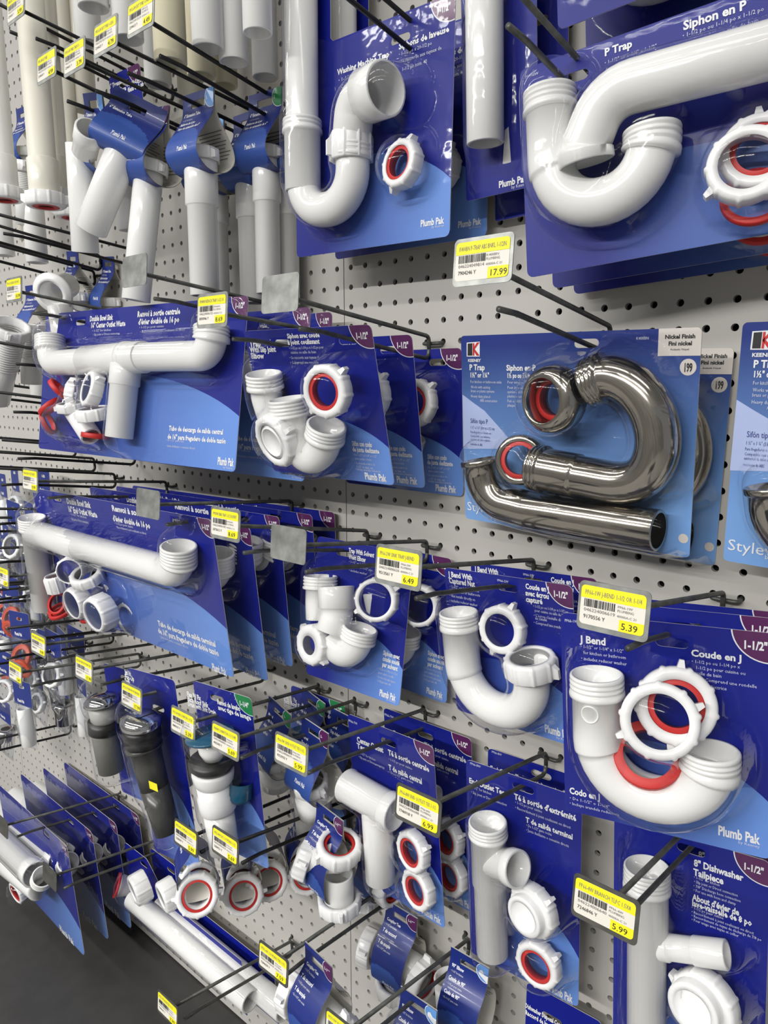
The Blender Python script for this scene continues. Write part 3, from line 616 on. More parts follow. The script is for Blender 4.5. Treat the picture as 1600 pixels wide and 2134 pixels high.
# ---- nickel P traps
NT = [('P Trap', 979, 771, 12, 1011), ('1½" or 1¼"', 980, 786, 10, 1020), ('For kitchen or bathroom sinks', 981, 798, 6, 1046), ('Works with existing', 982, 809, 6, 1022), ('brass or plastic systems', 982, 817, 6, 1031), ('Heavy duty plated', 982, 828, 6, 1022), ('ABS construction', 1001, 837, 6, 1037), ('K400BN', 1326, 708, 6, 1352),
      ('Siphon en P', 1056, 772, 12, 1117), ('1½ po ou 1¼ po', 1057, 787, 10, 1110), ('Pour évier ou lavabo', 1058, 799, 6, 1110), ('Peut être utilisé avec', 1058, 810, 6, 1115), ('système de laiton ou', 1058, 819, 6, 1110), ('plastique existant', 1058, 828, 6, 1100), ('Fait en ABS robuste', 1058, 838, 6, 1110), ('plaqué', 1058, 847, 6, 1075)]
def nickel(label, fr, extra=True):
    p = Pack('nickel_trap_pack', label, fr, group='nickel finish trap packs', corner=.004, bdg=None, swo=False, front=12)
    m = p.m; k = p.F.at; sh = k(963, 698).x
    p.texts(NT)
    for a in (('Sifón tipo P', 981, 881, 9.8, 1017), ('1 ½" o 1 ¼" (3.8 cm o 3.2 cm)', 981, 893, 6, 1031), ('Para fregaderos o lavamanos', 981, 902, 5, 1024), ('Compatible con sistemas', 981, 910, 5, 1022), ('existentes de latón o plástico', 981, 917, 5, 1022), ('resistente de ABS', 981, 927, 5, 1006)): p.text(*a, bold=False, ink=14)
    # pale arc behind the Spanish text
    q = [k(964, 822), k(985, 838), k(1010, 856), k(1035, 884), k(1062, 915), k(1062, 935), k(966, 935)]; m.add([(a.x, a.y, .0005) for a in q], [tuple(range(7))], 13, False)
    # finish panel, price disc, brand mark
    a, b = k(1373, 688), k(1459, 741); pl = clip([(a.x, b.y), (p.r, b.y), (p.r, p.t), (a.x, p.t)], p.conv); m.add([(x, y, .0006) for x, y in pl], [tuple(range(len(pl)))], 11, False)
    p.text('Nickel Finish', 1386, 706, 8.5, 1449, True, 9); p.text('Fini nickel', 1393, 720, 8.5, 1442, True, 9); p.text('Acabado Níquel', 1397, 730, 4, 1436, False, 9)
    c = k(1434, 765); disc(m, (c.x, c.y, .0006), (0, 0, 1), .0072, 11); put_text(m, '199', c.x, c.y - .0037, .0102, .0010, 9, True, .5, align='c')
    def quad(pts, mi, w): m.add([(V(k(*a)).x, V(k(*a)).y, w) for a in pts], [tuple(range(len(pts)))], mi, False)
    quad([(973, 714), (973, 743), (1000, 743), (1000, 712)], 4, .0006); quad([(975, 716), (975, 741), (985, 741), (985, 715)], 9, .0008)
    quad([(986, 728), (994, 714), (1000, 713), (990, 727.5)], 10, .0009); quad([(986, 728), (990, 727.5), (1000, 741), (994, 741)], 10, .0009); quad([(986, 715), (986, 741), (989, 741), (989, 715)], 10, .0009)
    p.text('KEENEY', 976, 754, 6, 1003, True); p.text('Stylewise', 974, 1062, 18, 1062, False, 4); p.text('by Keeney', 1020, 1075, 7, 1056, False, 4)
    c = k(1424, 1122); disc(m, (c.x, c.y, .0006), (0, 0, 1), .0045, 11)
    N = NICKEL; W = .023
    p.pipe('trap_bend', spline([p.P(*q, W) for q in ((1226, 800), (1272, 786), (1322, 808), (1360, 862), (1370, 930), (1348, 985), (1300, 1006), (1228, 996), (1170, 985), (1112, 974))]), .0200, ('thread', .014), ('thread', .010, .036), material=N)
    m2 = M(); c = p.P(1152, 832, .030); ax = V((-.16, .02, .98)); lathe(m2, c - ax.normalized() * .016, ax, [(.031, .0205), (.0325, .0212), (.034, .0225), (.026, .031), (.014, .0335), (.004, .031), (0, .026), (0, .020), (.031, .0205)]); o = m2.build('slip_nut', N, p.root)
    m2 = M(); ring(m2, c - ax.normalized() * .008, ax, .0155, .0205, .010); m2.build('washer', RED, o); p.blobs.append((c.x, c.y, .036, .022))
    m2 = M(); c = p.P(1085, 958, .022); ax = V((.35, .15, .9)); lathe(m2, c - ax.normalized() * .008, ax, [(.017, .0195), (.018, .021), (.017, .0245), (.012, .0262), (.002, .0262), (0, .024), (0, .0195), (.017, .0195)]); o = m2.build('slip_nut', N, p.root)
    m2 = M(); ring(m2, c - ax.normalized() * .002, ax, .015, .0195, .010); m2.build('washer', RED, o); p.blobs.append((c.x, c.y, .029, .016))
    p.pipe('tail_pipe', [(1001, 957, W), (1015, 1040, W), (1100, 1062, W), (1372, 1106, W)], .0195, ('collar', .006, .0025), rad=[0, .034, .01, 0], material=N)
    p.done(); return p
p = nickel('front nickel trap pack with shiny curved pipes and a 199 disc, beside its hook', [.318, -.066, -.0622, -3.2, 5.5, 1.0, -.1503, .1076, .0096, -.1975])
stack(p, [('nickel trap pack just behind the front one, showing its right strip and 199 disc', 'TR', (1530, 725), .008, (-1, 2, 1)), ('nickel trap pack cut by the right edge of the photo', 'TL', (1548, 672), .066, (-1.9, 4.2, 1.2))])
hook(23, -2, None, 'wire peg hook carrying the nickel trap pack at the right edge', plate=False)

# ---- centre outlet tee
p = Pack('outlet_tee_pack', 'front blue pack of a white centre outlet tee with two red ringed nuts', [.0853, -.083, -.5466, -2.5, 3.7, -2.2, -.073, .0739, .017, -.2335], group='centre outlet tee packs')
p.texts([('PP66-7W', 727, 1503, 5, 745), ('Center Outlet', 745, 1545, 11, 798), ('Tee', 745, 1558, 11, 762), ('• 1-1/2" for kitchen', 748, 1570, 5, 782), ('• Slip joint or Direct connection', 748, 1578, 5, 800), ('Té à sortie centrale', 810, 1572, 11, 893), ('• 1-1/2 po pour cuisine', 811, 1583, 5, 858), ('T de salida central', 811, 1603, 11, 878), ('• De 1-1/2" para cocina', 812, 1610, 5, 860), ('Plumb Pak', 880, 1902, 14, 918), ('by Keeney', 900, 1915, 5, 920)])
m = M(); W = .024
p.pipe('', [(722, 1636, W), (826, 1696, W)], .0215, ('collar', .004, .001), ('collar', .016, .0015), m=m); p.pipe('', [(783, 1668, W), (793, 1832, W)], .0195, ('plain',), ('plain',), m=m); m.build('outlet_tee', PVC, p.root)
p.nut(861, 1773, .016, (-.15, .1, 1), R=.0255, rin=.018, h=.015, phase=.3, washer=True); p.nut(872, 1852, .016, (-.15, .1, 1), R=.0255, rin=.018, h=.015, phase=1.1, washer=True)
te = p.done()
stack(p, [('rear pack of a centre outlet tee, against the board behind the front one', 'TR', (982, 1540), .020, (-1, 2, -1.5))])

# ---- end outlet tee
p = Pack('outlet_tee_pack', 'blue pack of a white end outlet tee, right of the 6.99 tag', [.2709, -.072, -.5419, 4.6, 4.3, -.2, -.0719, .0673, .0109, -.2601], group='end outlet tee packs', bdg=None)
p.texts([('PP66-8W', 980, 1592, 5, 1002), ('End Outlet Tee', 978, 1630, 11, 1052), ('• 1-1/2" for kitchen', 980, 1640, 6, 1024), ('• Slip joint or Direct connection', 982, 1652, 6, 1056), ("Té à sortie d'extrémité", 1072, 1664, 12, 1202), ('• 1-1/2 po pour cuisine', 1074, 1673, 6, 1130), ('• Raccordement à joint coulissant ou direct', 1074, 1684, 6, 1190), ('T de salida terminal', 1096, 1712, 11, 1194), ('• De 1-1/2" para cocina', 1097, 1721, 6, 1150), ('• Junta deslizante o conexión directa', 1097, 1731, 6, 1186), ('Plumb Pak', 1145, 2064, 16, 1194), ('by Keeney', 1170, 2082, 5, 1194)])
m = M(); W = .023
p.pipe('', [(1016, 1712, W), (1026, 1985, W)], .0185, ('thread', .015, .062), m=m); p.pipe('', [(1020, 1790, W), (1080, 1812, W + .012)], .0185, ('plain',), ('collar', .012, .002), m=m); m.build('outlet_tee', PVC, p.root)
o = p.nut(1112, 1896, .030, (-.25, .05, .95), R=.0285, rin=.019, h=.016, phase=.6, name='reducing_nut'); m = M(); d = V((-.25, .05, .95)).normalized(); c = p.P(1106, 1900, .034); lathe(m, c, d, [(-.004, .0225), (.012, .0225), (.0135, .0212), (.0135, .0165), (-.020, .0150), (-.022, 0)]); m.build('nut_neck', PVCW, o)
p.nut(1122, 2008, .017, (-.1, .1, 1), R=.0265, rin=.019, h=.015, phase=.5, washer=True)
et = p.done()
stack(p, [('end outlet tee pack behind its twin, its dark right edge showing', 'TL', (1017, 1558), .008, (4, 1, -.2))])

# ---- dishwasher tailpiece
p = Pack('tailpiece_pack', 'blue pack of a white dishwasher tailpiece with side spout, bottom right', [.4472, -.06, -.5431, 4.3, -1.6, -3.4, -.0744, .068, .0102, -.2564], group='dishwasher tailpiece packs')
p.texts([('PP66-4W', 1289, 1711, 6, 1315), ('8" Dishwasher', 1446, 1803, 14, 1550), ('Tailpiece', 1445, 1822, 14, 1508), ('• 1-1/2" for kitchen', 1446, 1829, 6, 1500), ('• Slip joint or Direct connection', 1446, 1838, 6, 1538), ('• 7/8" Discharge hose connection', 1445, 1847, 6, 1544), ('• For use with hose and clamp', 1445, 1856, 6, 1534), ("About d'évier de", 1443, 1874, 13, 1541), ('lave-vaisselle de 8 po', 1442, 1886, 13, 1568), ('• 1-1/2 po pour cuisine', 1441, 1892, 6, 1508), ('• Raccordement à joint coulissant ou direct', 1441, 1901, 6, 1572), ('• Raccordement de tuyau de décharge de 7/8 po', 1441, 1909, 6, 1588), ('• Pour usage avec tuyau et collier', 1441, 1917, 6, 1540)])
m = M(); W = .0225
p.pipe('', [(1348, 1806, W), (1346, 2200, W)], .0185, ('thread', .020, .045), m=m); p.pipe('', [(1352, 1968, W), (1515, 1990, W)], .0120, ('collar', .02, .0015), ('collar', .030, .0012), m=m); m.build('branch_tailpiece', PVC, p.root)
o = p.nut(1468, 2090, .028, (-.2, .05, .97), R=.0300, rin=.019, h=.018, phase=2.6, name='reducing_nut'); m = M(); d = V((-.2, .05, .97)).normalized(); c = p.P(1455, 2090, .034); lathe(m, c, d, [(-.004, .0240), (.012, .0240), (.0135, .0228), (.0135, .0172), (-.024, .0155), (-.026, 0)]); m.build('nut_neck', PVCW, o)
dw = p.done()
stack(p, [('second dishwasher tailpiece pack, its title showing just behind the front one', 'TL', (1300, 1690), .010, (4, 0, -3.4))])

# ---- washing machine trap: a long tube rises at the left of an L shaped card
F0 = Frame([.1015, -.083, .2576], (.2, .1, .9)); l, r, t, b = -.163, .0696, .0223, -.2062; lx = F0.at(689, 113).x
out = [(r - .006, b), (r, b + .006), (r, t - .006), (r - .006, t), (lx + .004, t), (lx, t + .004), (lx, .40), (l, .40), (l, b + .006), (l + .006, b)]
p = Pack('washer_trap_pack', 'tall blue pack of a white washing machine trap with a long tube, top centre', [.1015, -.083, .2576, .2, .1, .9, l, r, t, b], group='washing machine trap packs', outline=out)
p.texts([('Washing Machine Trap', 704, 157, 12, 812), ('• 1-1/2" x 20-1/2"', 706, 172, 8, 770), ('• Connects to 1-1/2" Sch. 40', 706, 187, 8, 800), ('Siphons de laveuse', 832, 104, 13, 936), ('• 1-1/2 po x 20-1/2 po', 832, 118, 8, 900), ('• Se raccorde aux tuyaux de', 832, 134, 8, 920), ('1-1/2 po nom. 40', 838, 149, 8, 890), ('Plumb Pak', 877, 473, 14, 926), ('by Keeney', 900, 476, 5, 926)])
m = M(); W = .022; a = p.P(628, 100, W); q = p.P(664, 440, W); c3 = p.P(735, 305, W); R = abs(c3.x - p.P(636, 300, W).x) / 2
p.pipe('', [V((a.x, a.y + .16, W)), V((a.x, q.y, W)), V((c3.x, q.y, W)), c3], .019, rad=R * .98, m=m); p.pipe('', [V((a.x, p.P(630, 250, W).y, W)), V((a.x, p.P(632, 375, W).y, W))], .0195, ('thread', .012, .062), m=m); p.pipe('', [p.P(735, 300, W), p.P(733, 335, W)], .0195, ('thread', .012), m=m)
m.build('trap_bend', PVC, p.root)
p.nut(732, 306, W, (0, 1, 0), R=.0235, rin=.019, h=.030, phase=.9, wings=2)
p.pipe('elbow', [(732, 300, W), (740, 210, W + .004), (805, 184, W + .013)], .0215, ('plain',), ('collar', .032, .0055), rad=.02)
p.nut(838, 343, .016, (-.12, .12, 1), R=.0245, rin=.0175, h=.016, phase=.9, washer=True)
ws = p.done(film=False)
blister(p.F, p.blobs, l, r, .30, b, p.holes + [(x, t + .006 + .012 * j) for x in np.arange(lx + .014, r + .03, .014) for j in range(25)], parent=p.root)
stack(p, [('second washing machine trap pack, behind the first and shifted right', 'BR', (1014, 492), .020, (0, 0, 0))])

# ---- a narrow pack with one long tube, top centre right
p = Pack('tube_pack', 'narrow blue pack with one long white tube, left of the large P trap pack', [.2123, -.06, .2755, .6, 2.1, -1.9, -.0497, .0351, .16, -.1847], bdg=None, swo=False, corner=.003, group='long tube packs')
p.texts([('Plumb Pak', 1040, 392, 14, 1100), ('by Keeney', 1066, 394, 7, 1100)])
p.pipe('long_tube', [(1008, -120, .022), (1011, 300, .022)], .0185); p.pipe('', [(1012, 330, .012), (1014, 365, .010)], .016, blob=True, m=M())
tp = p.done(); stack(p, [('dark rear pack with a long tube, behind the narrow one', 'BL', (1032, 462), .014, (0, 1, -1.5))])
hook(7, 14, None, 'wire peg hook through the narrow long tube pack', plate=False)

# ---- white P trap, top right
p = Pack('drain_trap_pack', 'large blue pack of a white P trap in the upper right corner', [.3152, -.11, .1596, 7.4, -1.8, -5.1, -.0483, .24, .0183, -.1623], group='white P trap packs', bdg=None, holes=((.0, -.001),))
p.texts([('PP940W', 1095, 165, 6, 1123), ('P Trap', 1260, 118, 16, 1318), ('• 1-1/2" or 1-1/4" x 1-1/2"', 1260, 136, 8, 1369), ('for kitchen or bathroom', 1263, 150, 8, 1370), ('• includes reducer washer', 1262, 166, 8, 1370), ('Siphon en P', 1424, 64, 19, 1556), ('• 1-1/2 po ou 1-1/4 po x 1-1/2 po', 1422, 80, 9, 1592), ('pour cuisine ou salle de bain', 1430, 96, 9, 1580), ('• Comprend une rondelle', 1425, 112, 9, 1570)])
W = .023; p.jbend('trap_bend', (1145, 188), (1232, 425), (1358, 268), W, start=('thread', .016, .048), end=('thread', .015))
p.pipe('tail_pipe', [(1222, 340, W + .010), (1218, 310, W + .012), (1262, 195, W + .014), (1640, 95, W + .010)], .0195, ('collar', .010, .003), rad=[0, .01, .055, 0])
p.nut(1556, 345, .034, (.15, .12, 1), R=.0275, rin=.0195, h=.014, phase=.3); p.nut(1580, 318, .016, (.15, .1, 1), R=.0275, rin=.0195, h=.014, phase=1.3, washer=True); p.gasket(1572, 415, .012, (.15, .4, 1), R=.024, r=.019, h=.005)
pt = p.done()
stack(p, [('second white P trap pack, its blue bottom edge below the front one', 'BL', (1152, 602), .054, (5, -1, -4.5)), ('P trap pack at the back, flat against the board below the others', 'BL', (1196, 614), .014, (4, 0, -4))])
stack(p, [('P trap pack hung higher, only its lower edge showing at the top right', 'BL', (1163, 64), .10, (6, -1.8, -5)), ('dark rear pack in the row above the large P trap pack', 'BL', (1222, 150), .035, (4, 0, -4))])

# ---------------------------------------------------------------- loose hanging goods: card sleeves looped round a fitting
def hang_at(i, j, px, py):                                        # where the line of sight through a pixel meets a hook's vertical plane, on its prong
    X = (i + .5) * IN; d = ray(px, py); p = CAM + d * ((X - CAM.x) / d.x); return V((X, min(-.01, p.y), p.z))
def smooth(pts, k=8):
    out = []; n = len(pts); pts = [V((*p, 0)) for p in pts]
    for i in range(n - 1):
        p0, p1, p2, p3 = pts[max(0, i - 1)], pts[i], pts[i + 1], pts[min(n - 1, i + 2)]
        for q in range(k):
            t = q / k; out.append(.5 * ((2 * p1) + (p2 - p0) * t + (2 * p0 - 5 * p1 + 4 * p2 - p3) * t * t + (3 * p1 - p0 - 3 * p2 + p3) * t ** 3))
    out.append(pts[-1]); return [(p.x, p.y) for p in out]
SM = [SBLUE, PAPER, SLBLUE, INK, PURPLE, GREEN, ICON, GREYINK]
def strip(root, prof, hw, title=(), bdg=None, back_print=True, swo=(.050, .085), shear=0, name='card_sleeve'):
    # prof: (v, w) from the top of the front layer down, round, and up the back
    P = smooth(prof); S = [0]
    for a, b in zip(P[:-1], P[1:]): S.append(S[-1] + math.hypot(b[0] - a[0], b[1] - a[1]))
    def pos(u, s, off):
        s = min(max(s, 0), S[-1] - 1e-6); i = max(k for k in range(len(S) - 1) if S[k] <= s); f = (s - S[i]) / (S[i + 1] - S[i])
        v = P[i][0] + (P[i + 1][0] - P[i][0]) * f; w = P[i][1] + (P[i + 1][1] - P[i][1]) * f
        i0, i1 = max(0, i - 1), min(len(P) - 1, i + 2)
        tv, tw = P[i1][0] - P[i0][0], P[i1][1] - P[i0][1]; L = math.hypot(tv, tw) or 1
        return V((u + shear * v, v + off * tw / L, w - off * tv / L))
    m = M(); nu, ns = 26, 110; L = S[-1]; vs = []; fs = []; mi = []
    for layer, off in ((0, .0003), (1, -.0003)):
        for k in range(ns + 1):
            for q in range(nu + 1): vs.append(pos(-hw + 2 * hw * q / nu, L * k / ns, off))
    n = nu + 1; o2 = (ns + 1) * n
    for layer in (0, 1):
        f0 = []; f2 = []
        for k in range(ns):
            s = L * (k + .5) / ns
            for q in range(nu):
                u = -hw + 2 * hw * (q + .5) / nu
                if (abs(s - .014) < .0042 or abs(L - s - .014) < .0042) and abs(u) < .013: continue
                a = layer * o2 + k * n + q; f = (a, a + n, a + n + 1, a + 1)
                light = layer == 0 and swo and swo[0] < s < swo[1] + .03 and ((u + hw * .2) / (hw * 1.25)) ** 2 + ((swo[1] - s) / (swo[1] - swo[0])) ** 2 < 1 and s < L * .55
                (f2 if light else f0).append(f)
        base = 0 if layer == 0 else 1
        for fl, mt in ((f0, base), (f2, 2)):
            for f in fl: m.f.append(f); m.m.append(mt if not (layer == 0 and f[0] // n > ns * .5) else 1); m.s.append(True)
    m.v = vs
    fn = lambda u, v, w: pos(u, -v, .0004 + w)
    for t, s, size, bold in title: put_text(m, t, -hw + .004, -s, size, 0, 3, bold, .68, fn=fn)
    put_text(m, 'Plumb Pak', -hw * .25, -(swo[1] if swo else .08), .0075, 0, 3, True, .62, fn=fn)
    if bdg:
        col, t = bdg; mt = {'p': 4, 'g': 5, 'i': 6}[col]; R = .0125; c = (hw - .004, .010)
        for rr, q, e in ((R + .0008, 3, .0001), (R, mt, .0002)):
            ring_ = [(c[0] + rr * math.cos(a * PI / 16), c[1] - rr * math.sin(a * PI / 16)) for a in range(32)]; ring_ = clip([(x, -y) for x, y in ring_][::-1], [(-hw, -.05), (hw, -.05), (hw, -.0003), (-hw, -.0003)])
            m.add([pos(x, -y, .0004 + e) for x, y in ring_], [tuple(range(len(ring_)))], q, False)
        put_text(m, t, hw - R - .0015, -.0125, .0062, .0004, 3, True, .7, fn=fn)
    if back_print:
        for k in range(9):                                        # lines of small print inside the back layer
            s = L - .05 - k * .0042; u1 = hw * .85 - (k % 3) * .004
            m.add([pos(-hw * .7, s, -.0006), pos(u1, s, -.0006), pos(u1, s + .0012, -.0006), pos(-hw * .7, s + .0012, -.0006)], [(0, 1, 2, 3)], 7, False)
    return m.build(name, SM, root)
DROP = [(.013, .0006), (-.004, .0008), (-.018, .004), (-.035, .016), (-.054, .029), (-.070, .030), (-.083, .017), (-.087, 0), (-.083, -.017), (-.070, -.030), (-.054, -.029), (-.035, -.016), (-.018, -.004), (-.004, -.0008), (.013, -.0006)]
EXT = [('6" Extension Tube', .028, .0062, True), ('• 1-1/2" for kitchen', .034, .0036, False), ('Rallonge de 6 po', .042, .0062, True), ('Tubo de extensión de 6"', .050, .0062, True)]
def ext_tube(label, o, ypr, r=.019, L=.15, cr=.0023, cl=.038, bdg=('p', '1-1/2"'), title=EXT, hw=.030, k=1.0, collar=True, group='extension tubes in card sleeves'):
    F = Frame(o, ypr); root = thing('extension_tube', label, 'tube', F.o, F.R, group)
    strip(root, [(a * k, b * k) for a, b in DROP], hw, title, bdg)
    m = M(); top = -.060 * k; bot = -.086 * k - L; pipe(m, [V((0, top, 0)), V((0, bot, 0))], r, ('collar', .026 * k + cl, cr) if collar else ('plain',)); m.build('tube', PVC, root)
    m = M(); nut(m, (0, -.070 * k, 0), (0, 1, 0), r + .0050, .016, r + .0006, phase=-.26); o_ = m.build('slip_nut', PVCW, root)
    return root
T = lambda n, i, j, x, y: hang_at(i, j, x, y)
e1 = ext_tube('white extension tube in a blue looped sleeve, directly left of the green badged one', hang_at(-8, 10, 414, 214), (4, 0, 1), bdg=('i', 'U-'))
e2 = ext_tube('white extension tube whose blue looped sleeve has a green badge', hang_at(-6, 10, 553, 213), (4, 0, 1), r=.0165, L=.152, cl=.036, bdg=('g', '1-1/4"'))
e3 = copy_tree(e1, 'white extension tube hanging lower, between the two front blue sleeves', V((-.1905, -.05, .2465)), Frame((0, 0, 0), (2, 0, 0)).R)
e4 = copy_tree(e1, 'white extension tube with purple badge, deep behind the slanted tube', V((-.262, -.06, .2475)), Frame((0, 0, 0), (3, 0, 0)).R)
e5 = copy_tree(e2, 'white extension tube half hidden behind the washing machine trap pack', V((-.142, -.030, .2445)), Frame((0, 0, 0), (0, 0, 0)).R)
# threaded tailpiece on a flat card
o = at(259, 172, .105)
p = Pack('tailpiece_pack', 'flat blue pack of a flanged threaded tailpiece behind the slanted tube', [o.x, o.y, o.z, 2, 3, 0, -.038, .042, .016, -.068], bdg='1-1/2"', swo=False)
p.texts([('PP15-6W', 228, 164, 5, 245), ('6" Threaded', 229, 186, 9.8, 259), ('Tailpiece', 241, 198, 9.8, 265), ("About d'évier", 266, 181, 9.8, 300), ('fileté de 6 po', 268, 193, 9.8, 302)])
m = M(); c = p.P(250, 234, .024); lathe(m, c, (0, -1, 0), [(.004, .020), (-.002, .026), (0, .0275), (.004, .0275), (.007, .0265), (.010, .024), (.014, .0205), (.020, .019), (.16, .019), (.16, .0165), (.004, .0165), (.004, .020)]); m.build('flanged_tube', PVCW, p.root); p.done(film=False)
# slanted tube swinging out at the front
o = hang_at(-11, 10, 290, 222); RS = Frame((0, 0, 0), (34, 6, 26)).R; a = RS @ V((0, -.050, .004)); b = at(190, 478, -o.y + .030) - o
root = thing('extension_tube', 'large white tube hanging at a slant in a twisted blue sleeve, upper left', 'tube', o)
m = M(); pipe(m, [a, b], .0215); m.build('tube', PVC, root)
strip(root, [(a_ * .78, b_ * 1.0) for a_, b_ in DROP], .038, EXT[:1], None, swo=(.034, .066)).matrix_local = RS.to_4x4()
# branch tube with an open spout
o = hang_at(-14, 10, 196, 216); root = thing('branch_tube', 'white branch tube with an open spout, left of the slanted tube', 'tube', o)
s_ = strip(root, DROP, .029, EXT, ('i', 'J'), swo=(.052, .088)); s_.matrix_local = Frame((0, 0, 0), (-6, 10, 12)).R.to_4x4()
m = M(); a, b = at(166, 300, .20) - o, at(178, 526, .19) - o; pipe(m, [a, b], .0185); q = at(187, 268, .215) - o; mid = at(176, 318, .205) - o
pipe(m, [mid, q], .0165, end=('collar', .02, .0018)); m.build('wye_tube', PVC, root)
e6 = ext_tube('white tilted tube in a paper sleeve, right behind the slanted tube', hang_at(-11, 10, 322, 246), (5, -6, 7), L=.15, collar=False, bdg=('p', '1-1/2"'))

# ---------------------------------------------------------------- bare tubes hanging in rows at the top left
def hung_tube(label, bx, by, wpx, dep, r, material=PVC, top=.62, lean=0, nutw=None, group='bare tubes hung in the top left'):
    # bottom end seen at (bx, by); DEP metres out from the board
    o = at(bx, by, dep); root = thing('hanging_tube', label, 'tube', o, group=group)
    m = M(); t = V((lean * (top - o.z), 0, top - o.z))
    if nutw is None: pipe(m, [V((0, 0, 0)), t], r, seg=32)
    else: pipe(m, [V((0, 0, .004)), t], r, ('collar', .062, .0025), seg=32)
    m.build('tube', material, root)
    if nutw is not None:
        m = M(); nut(m, (0, 0, .019), (0, 0, -1), r + .0085, .019, r - .0015, phase=.4); o_ = m.build('slip_nut', PVCW, root)
        m = M(); ring(m, (0, 0, -.0002), (0, 0, 1), r * .62, r, .003); m.build('washer', RED if nutw else PVCW, o_)
    return root
TB = [('nearest of the three nutted white tubes, cut by the left edge', 10, 418, 0, .20, .0195, PVC, True), ('nutted white tube with a red washer, second from the left edge', 96, 432, 0, .20, .0190, CREAM, True), ('thinner nutted tube with a plain washer, beside the branch tube', 124, 424, 0, .16, .0165, CREAM, False),
      ('nutted tube deeper behind the branch tube, a sliver of red washer showing', 152, 455, 0, .10, .0185, CREAM, True),
      ('cream tube just behind the three nutted tubes, left of the pegboard gap', 137, 300, 0, .10, .0190, CREAM, None), ('white tube ending high, between two yellow tags', 195, 17, 0, .20, .0190, PVC, None), ('white tube ending behind the second yellow tag from the right', 185, 92, 0, .14, .0185, PVC, None),
      ('tube passing behind the third yellow tag, its end lower', 178, 232, 0, .07, .0185, CREAM, None), ('white tube ending just left of the rightmost yellow tag', 268, 84, 0, .17, .0190, PVC, None), ('wide yellowed tube right of the rightmost yellow tag', 356, 132, 0, .17, .0195, YCREAM, None),
      ('white tube ending below the wide yellowed tube', 330, 178, 0, .10, .0185, PVC, None), ('white tube right of the wide yellowed tube, ending over a bent prong', 434, 103, 0, .16, .0185, PVC, None), ('yellow tinted tube ending behind the bent prong', 420, 160, 0, .10, .0185, YCREAM, None),
      ('white tube just left of the short right tube', 488, 131, 0, .13, .0180, PVC, None), ('short white tube nearest the washing machine pack, ending highest', 537, 70, 0, .16, .0160, PVC, None), ('white tube ending behind the longest black arm, beside the long pack tube', 553, 162, 0, .07, .0165, PVC, None),
      ('cream tube deep between two white tubes, against the board', 468, 180, 0, .05, .0180, YCREAM, None), ('white tube ending above the blue sleeves, against the board', 398, 215, 0, .05, .0185, CREAM, None)]
for lab, bx, by, _, dep, r, mt, nt in TB: hung_tube(lab, bx, by, 0, dep, r, mt, lean=0, nutw=nt)
TB2 = [('pale tube in a dim row at the left edge, lower end over the wires', 10, 533, .12, .018, PVC), ('wide pale tube in the dim row below the nutted tubes', 78, 548, .09, .019, PVC), ('slim pale tube behind the wide one in the dim row', 60, 500, .06, .017, CREAM)]
for lab, bx, by, dep, r, mt in TB2: hung_tube(lab, bx, by, 0, dep, r, mt, top=at(bx, by, dep).z + .16)

# ---------------------------------------------------------------- corrugated flexible tubes and sleeves at the left edge
def corrugated(label, a, b, r=.021, n=16, group='corrugated flexible tubes'):
    root = thing('corrugated_tube', label, 'tube', a, group=group); d = V(b) - V(a); L = d.length; ax = d.normalized(); m = M(); pr = [(0, r * .86), (.0, r)]
    for k in range(n): s = L * .5 * k / n; pr += [(s + .0004, r), (s + L * .28 / n, r), (s + L * .34 / n, r * .88), (s + L * .46 / n, r * .88)]
    pr += [(L * .52, r * .9), (L, r * .86), (L, r * .7)]
    sweep(m, [V((0, 0, 0)), d], pr, 32); m.build('ribbed_tube', PVC, root)
    m = M(); nut(m, -ax * .012, ax, r + .006, .018, r - .002, phase=.2); m.build('slip_nut', PVCW, root); return root
corrugated('white corrugated flexible tube with a slip nut, tilted, at the left edge', at(22, 690, .20), at(-6, 835, .20), .024)
corrugated('second corrugated tube, upright behind the blister edge at the left', at(62, 690, .15), at(66, 800, .15), .020)
corrugated('grey ribbed tube in the dim upper left, behind a nutted tube', at(52, 352, .10), at(54, 470, .10), .019)
s10 = ext_tube('white tube in a narrow blue sleeve, above the left half of the centre outlet pack', hang_at(-28, 4, 152, 540), (-4, 4, 6), r=.0205, L=.10, hw=.024, bdg=None, k=1.05, collar=False)
copy_tree(s10, 'matching white tube in a narrow blue sleeve, just right of the first', hang_at(-28, 4, 232, 548) + V((.05, 0, -.012)))
copy_tree(s10, 'narrow blue sleeve low behind the corrugated tube at the left edge', at(70, 610, .10), Frame((0, 0, 0), (8, 0, 0)).R)
copy_tree(s10, 'dim blue sleeve and tube seen past the nutted tube, upper left', at(50, 240, .09), Frame((0, 0, 0), (5, 0, 0)).R)
root = thing('flanged_tailpiece', 'white tailpiece with a wide round flange, left of the narrow blue sleeve', 'tube', at(112, 610, .17)); m = M()
lathe(m, (0, 0, 0), (.55, -.75, -.35), [(.0, .030), (.003, .032), (.006, .030), (.008, .024), (.010, .0205), (-.05, .0195), (-.05, .017), (.008, .018), (.004, .024), (0, .030)]); m.build('flange', PVCW, root)
m = M(); pipe(m, [V((.0, .008, -.02)), V((.01, .012, -.12))], .019); m.build('tube', PVC, root)

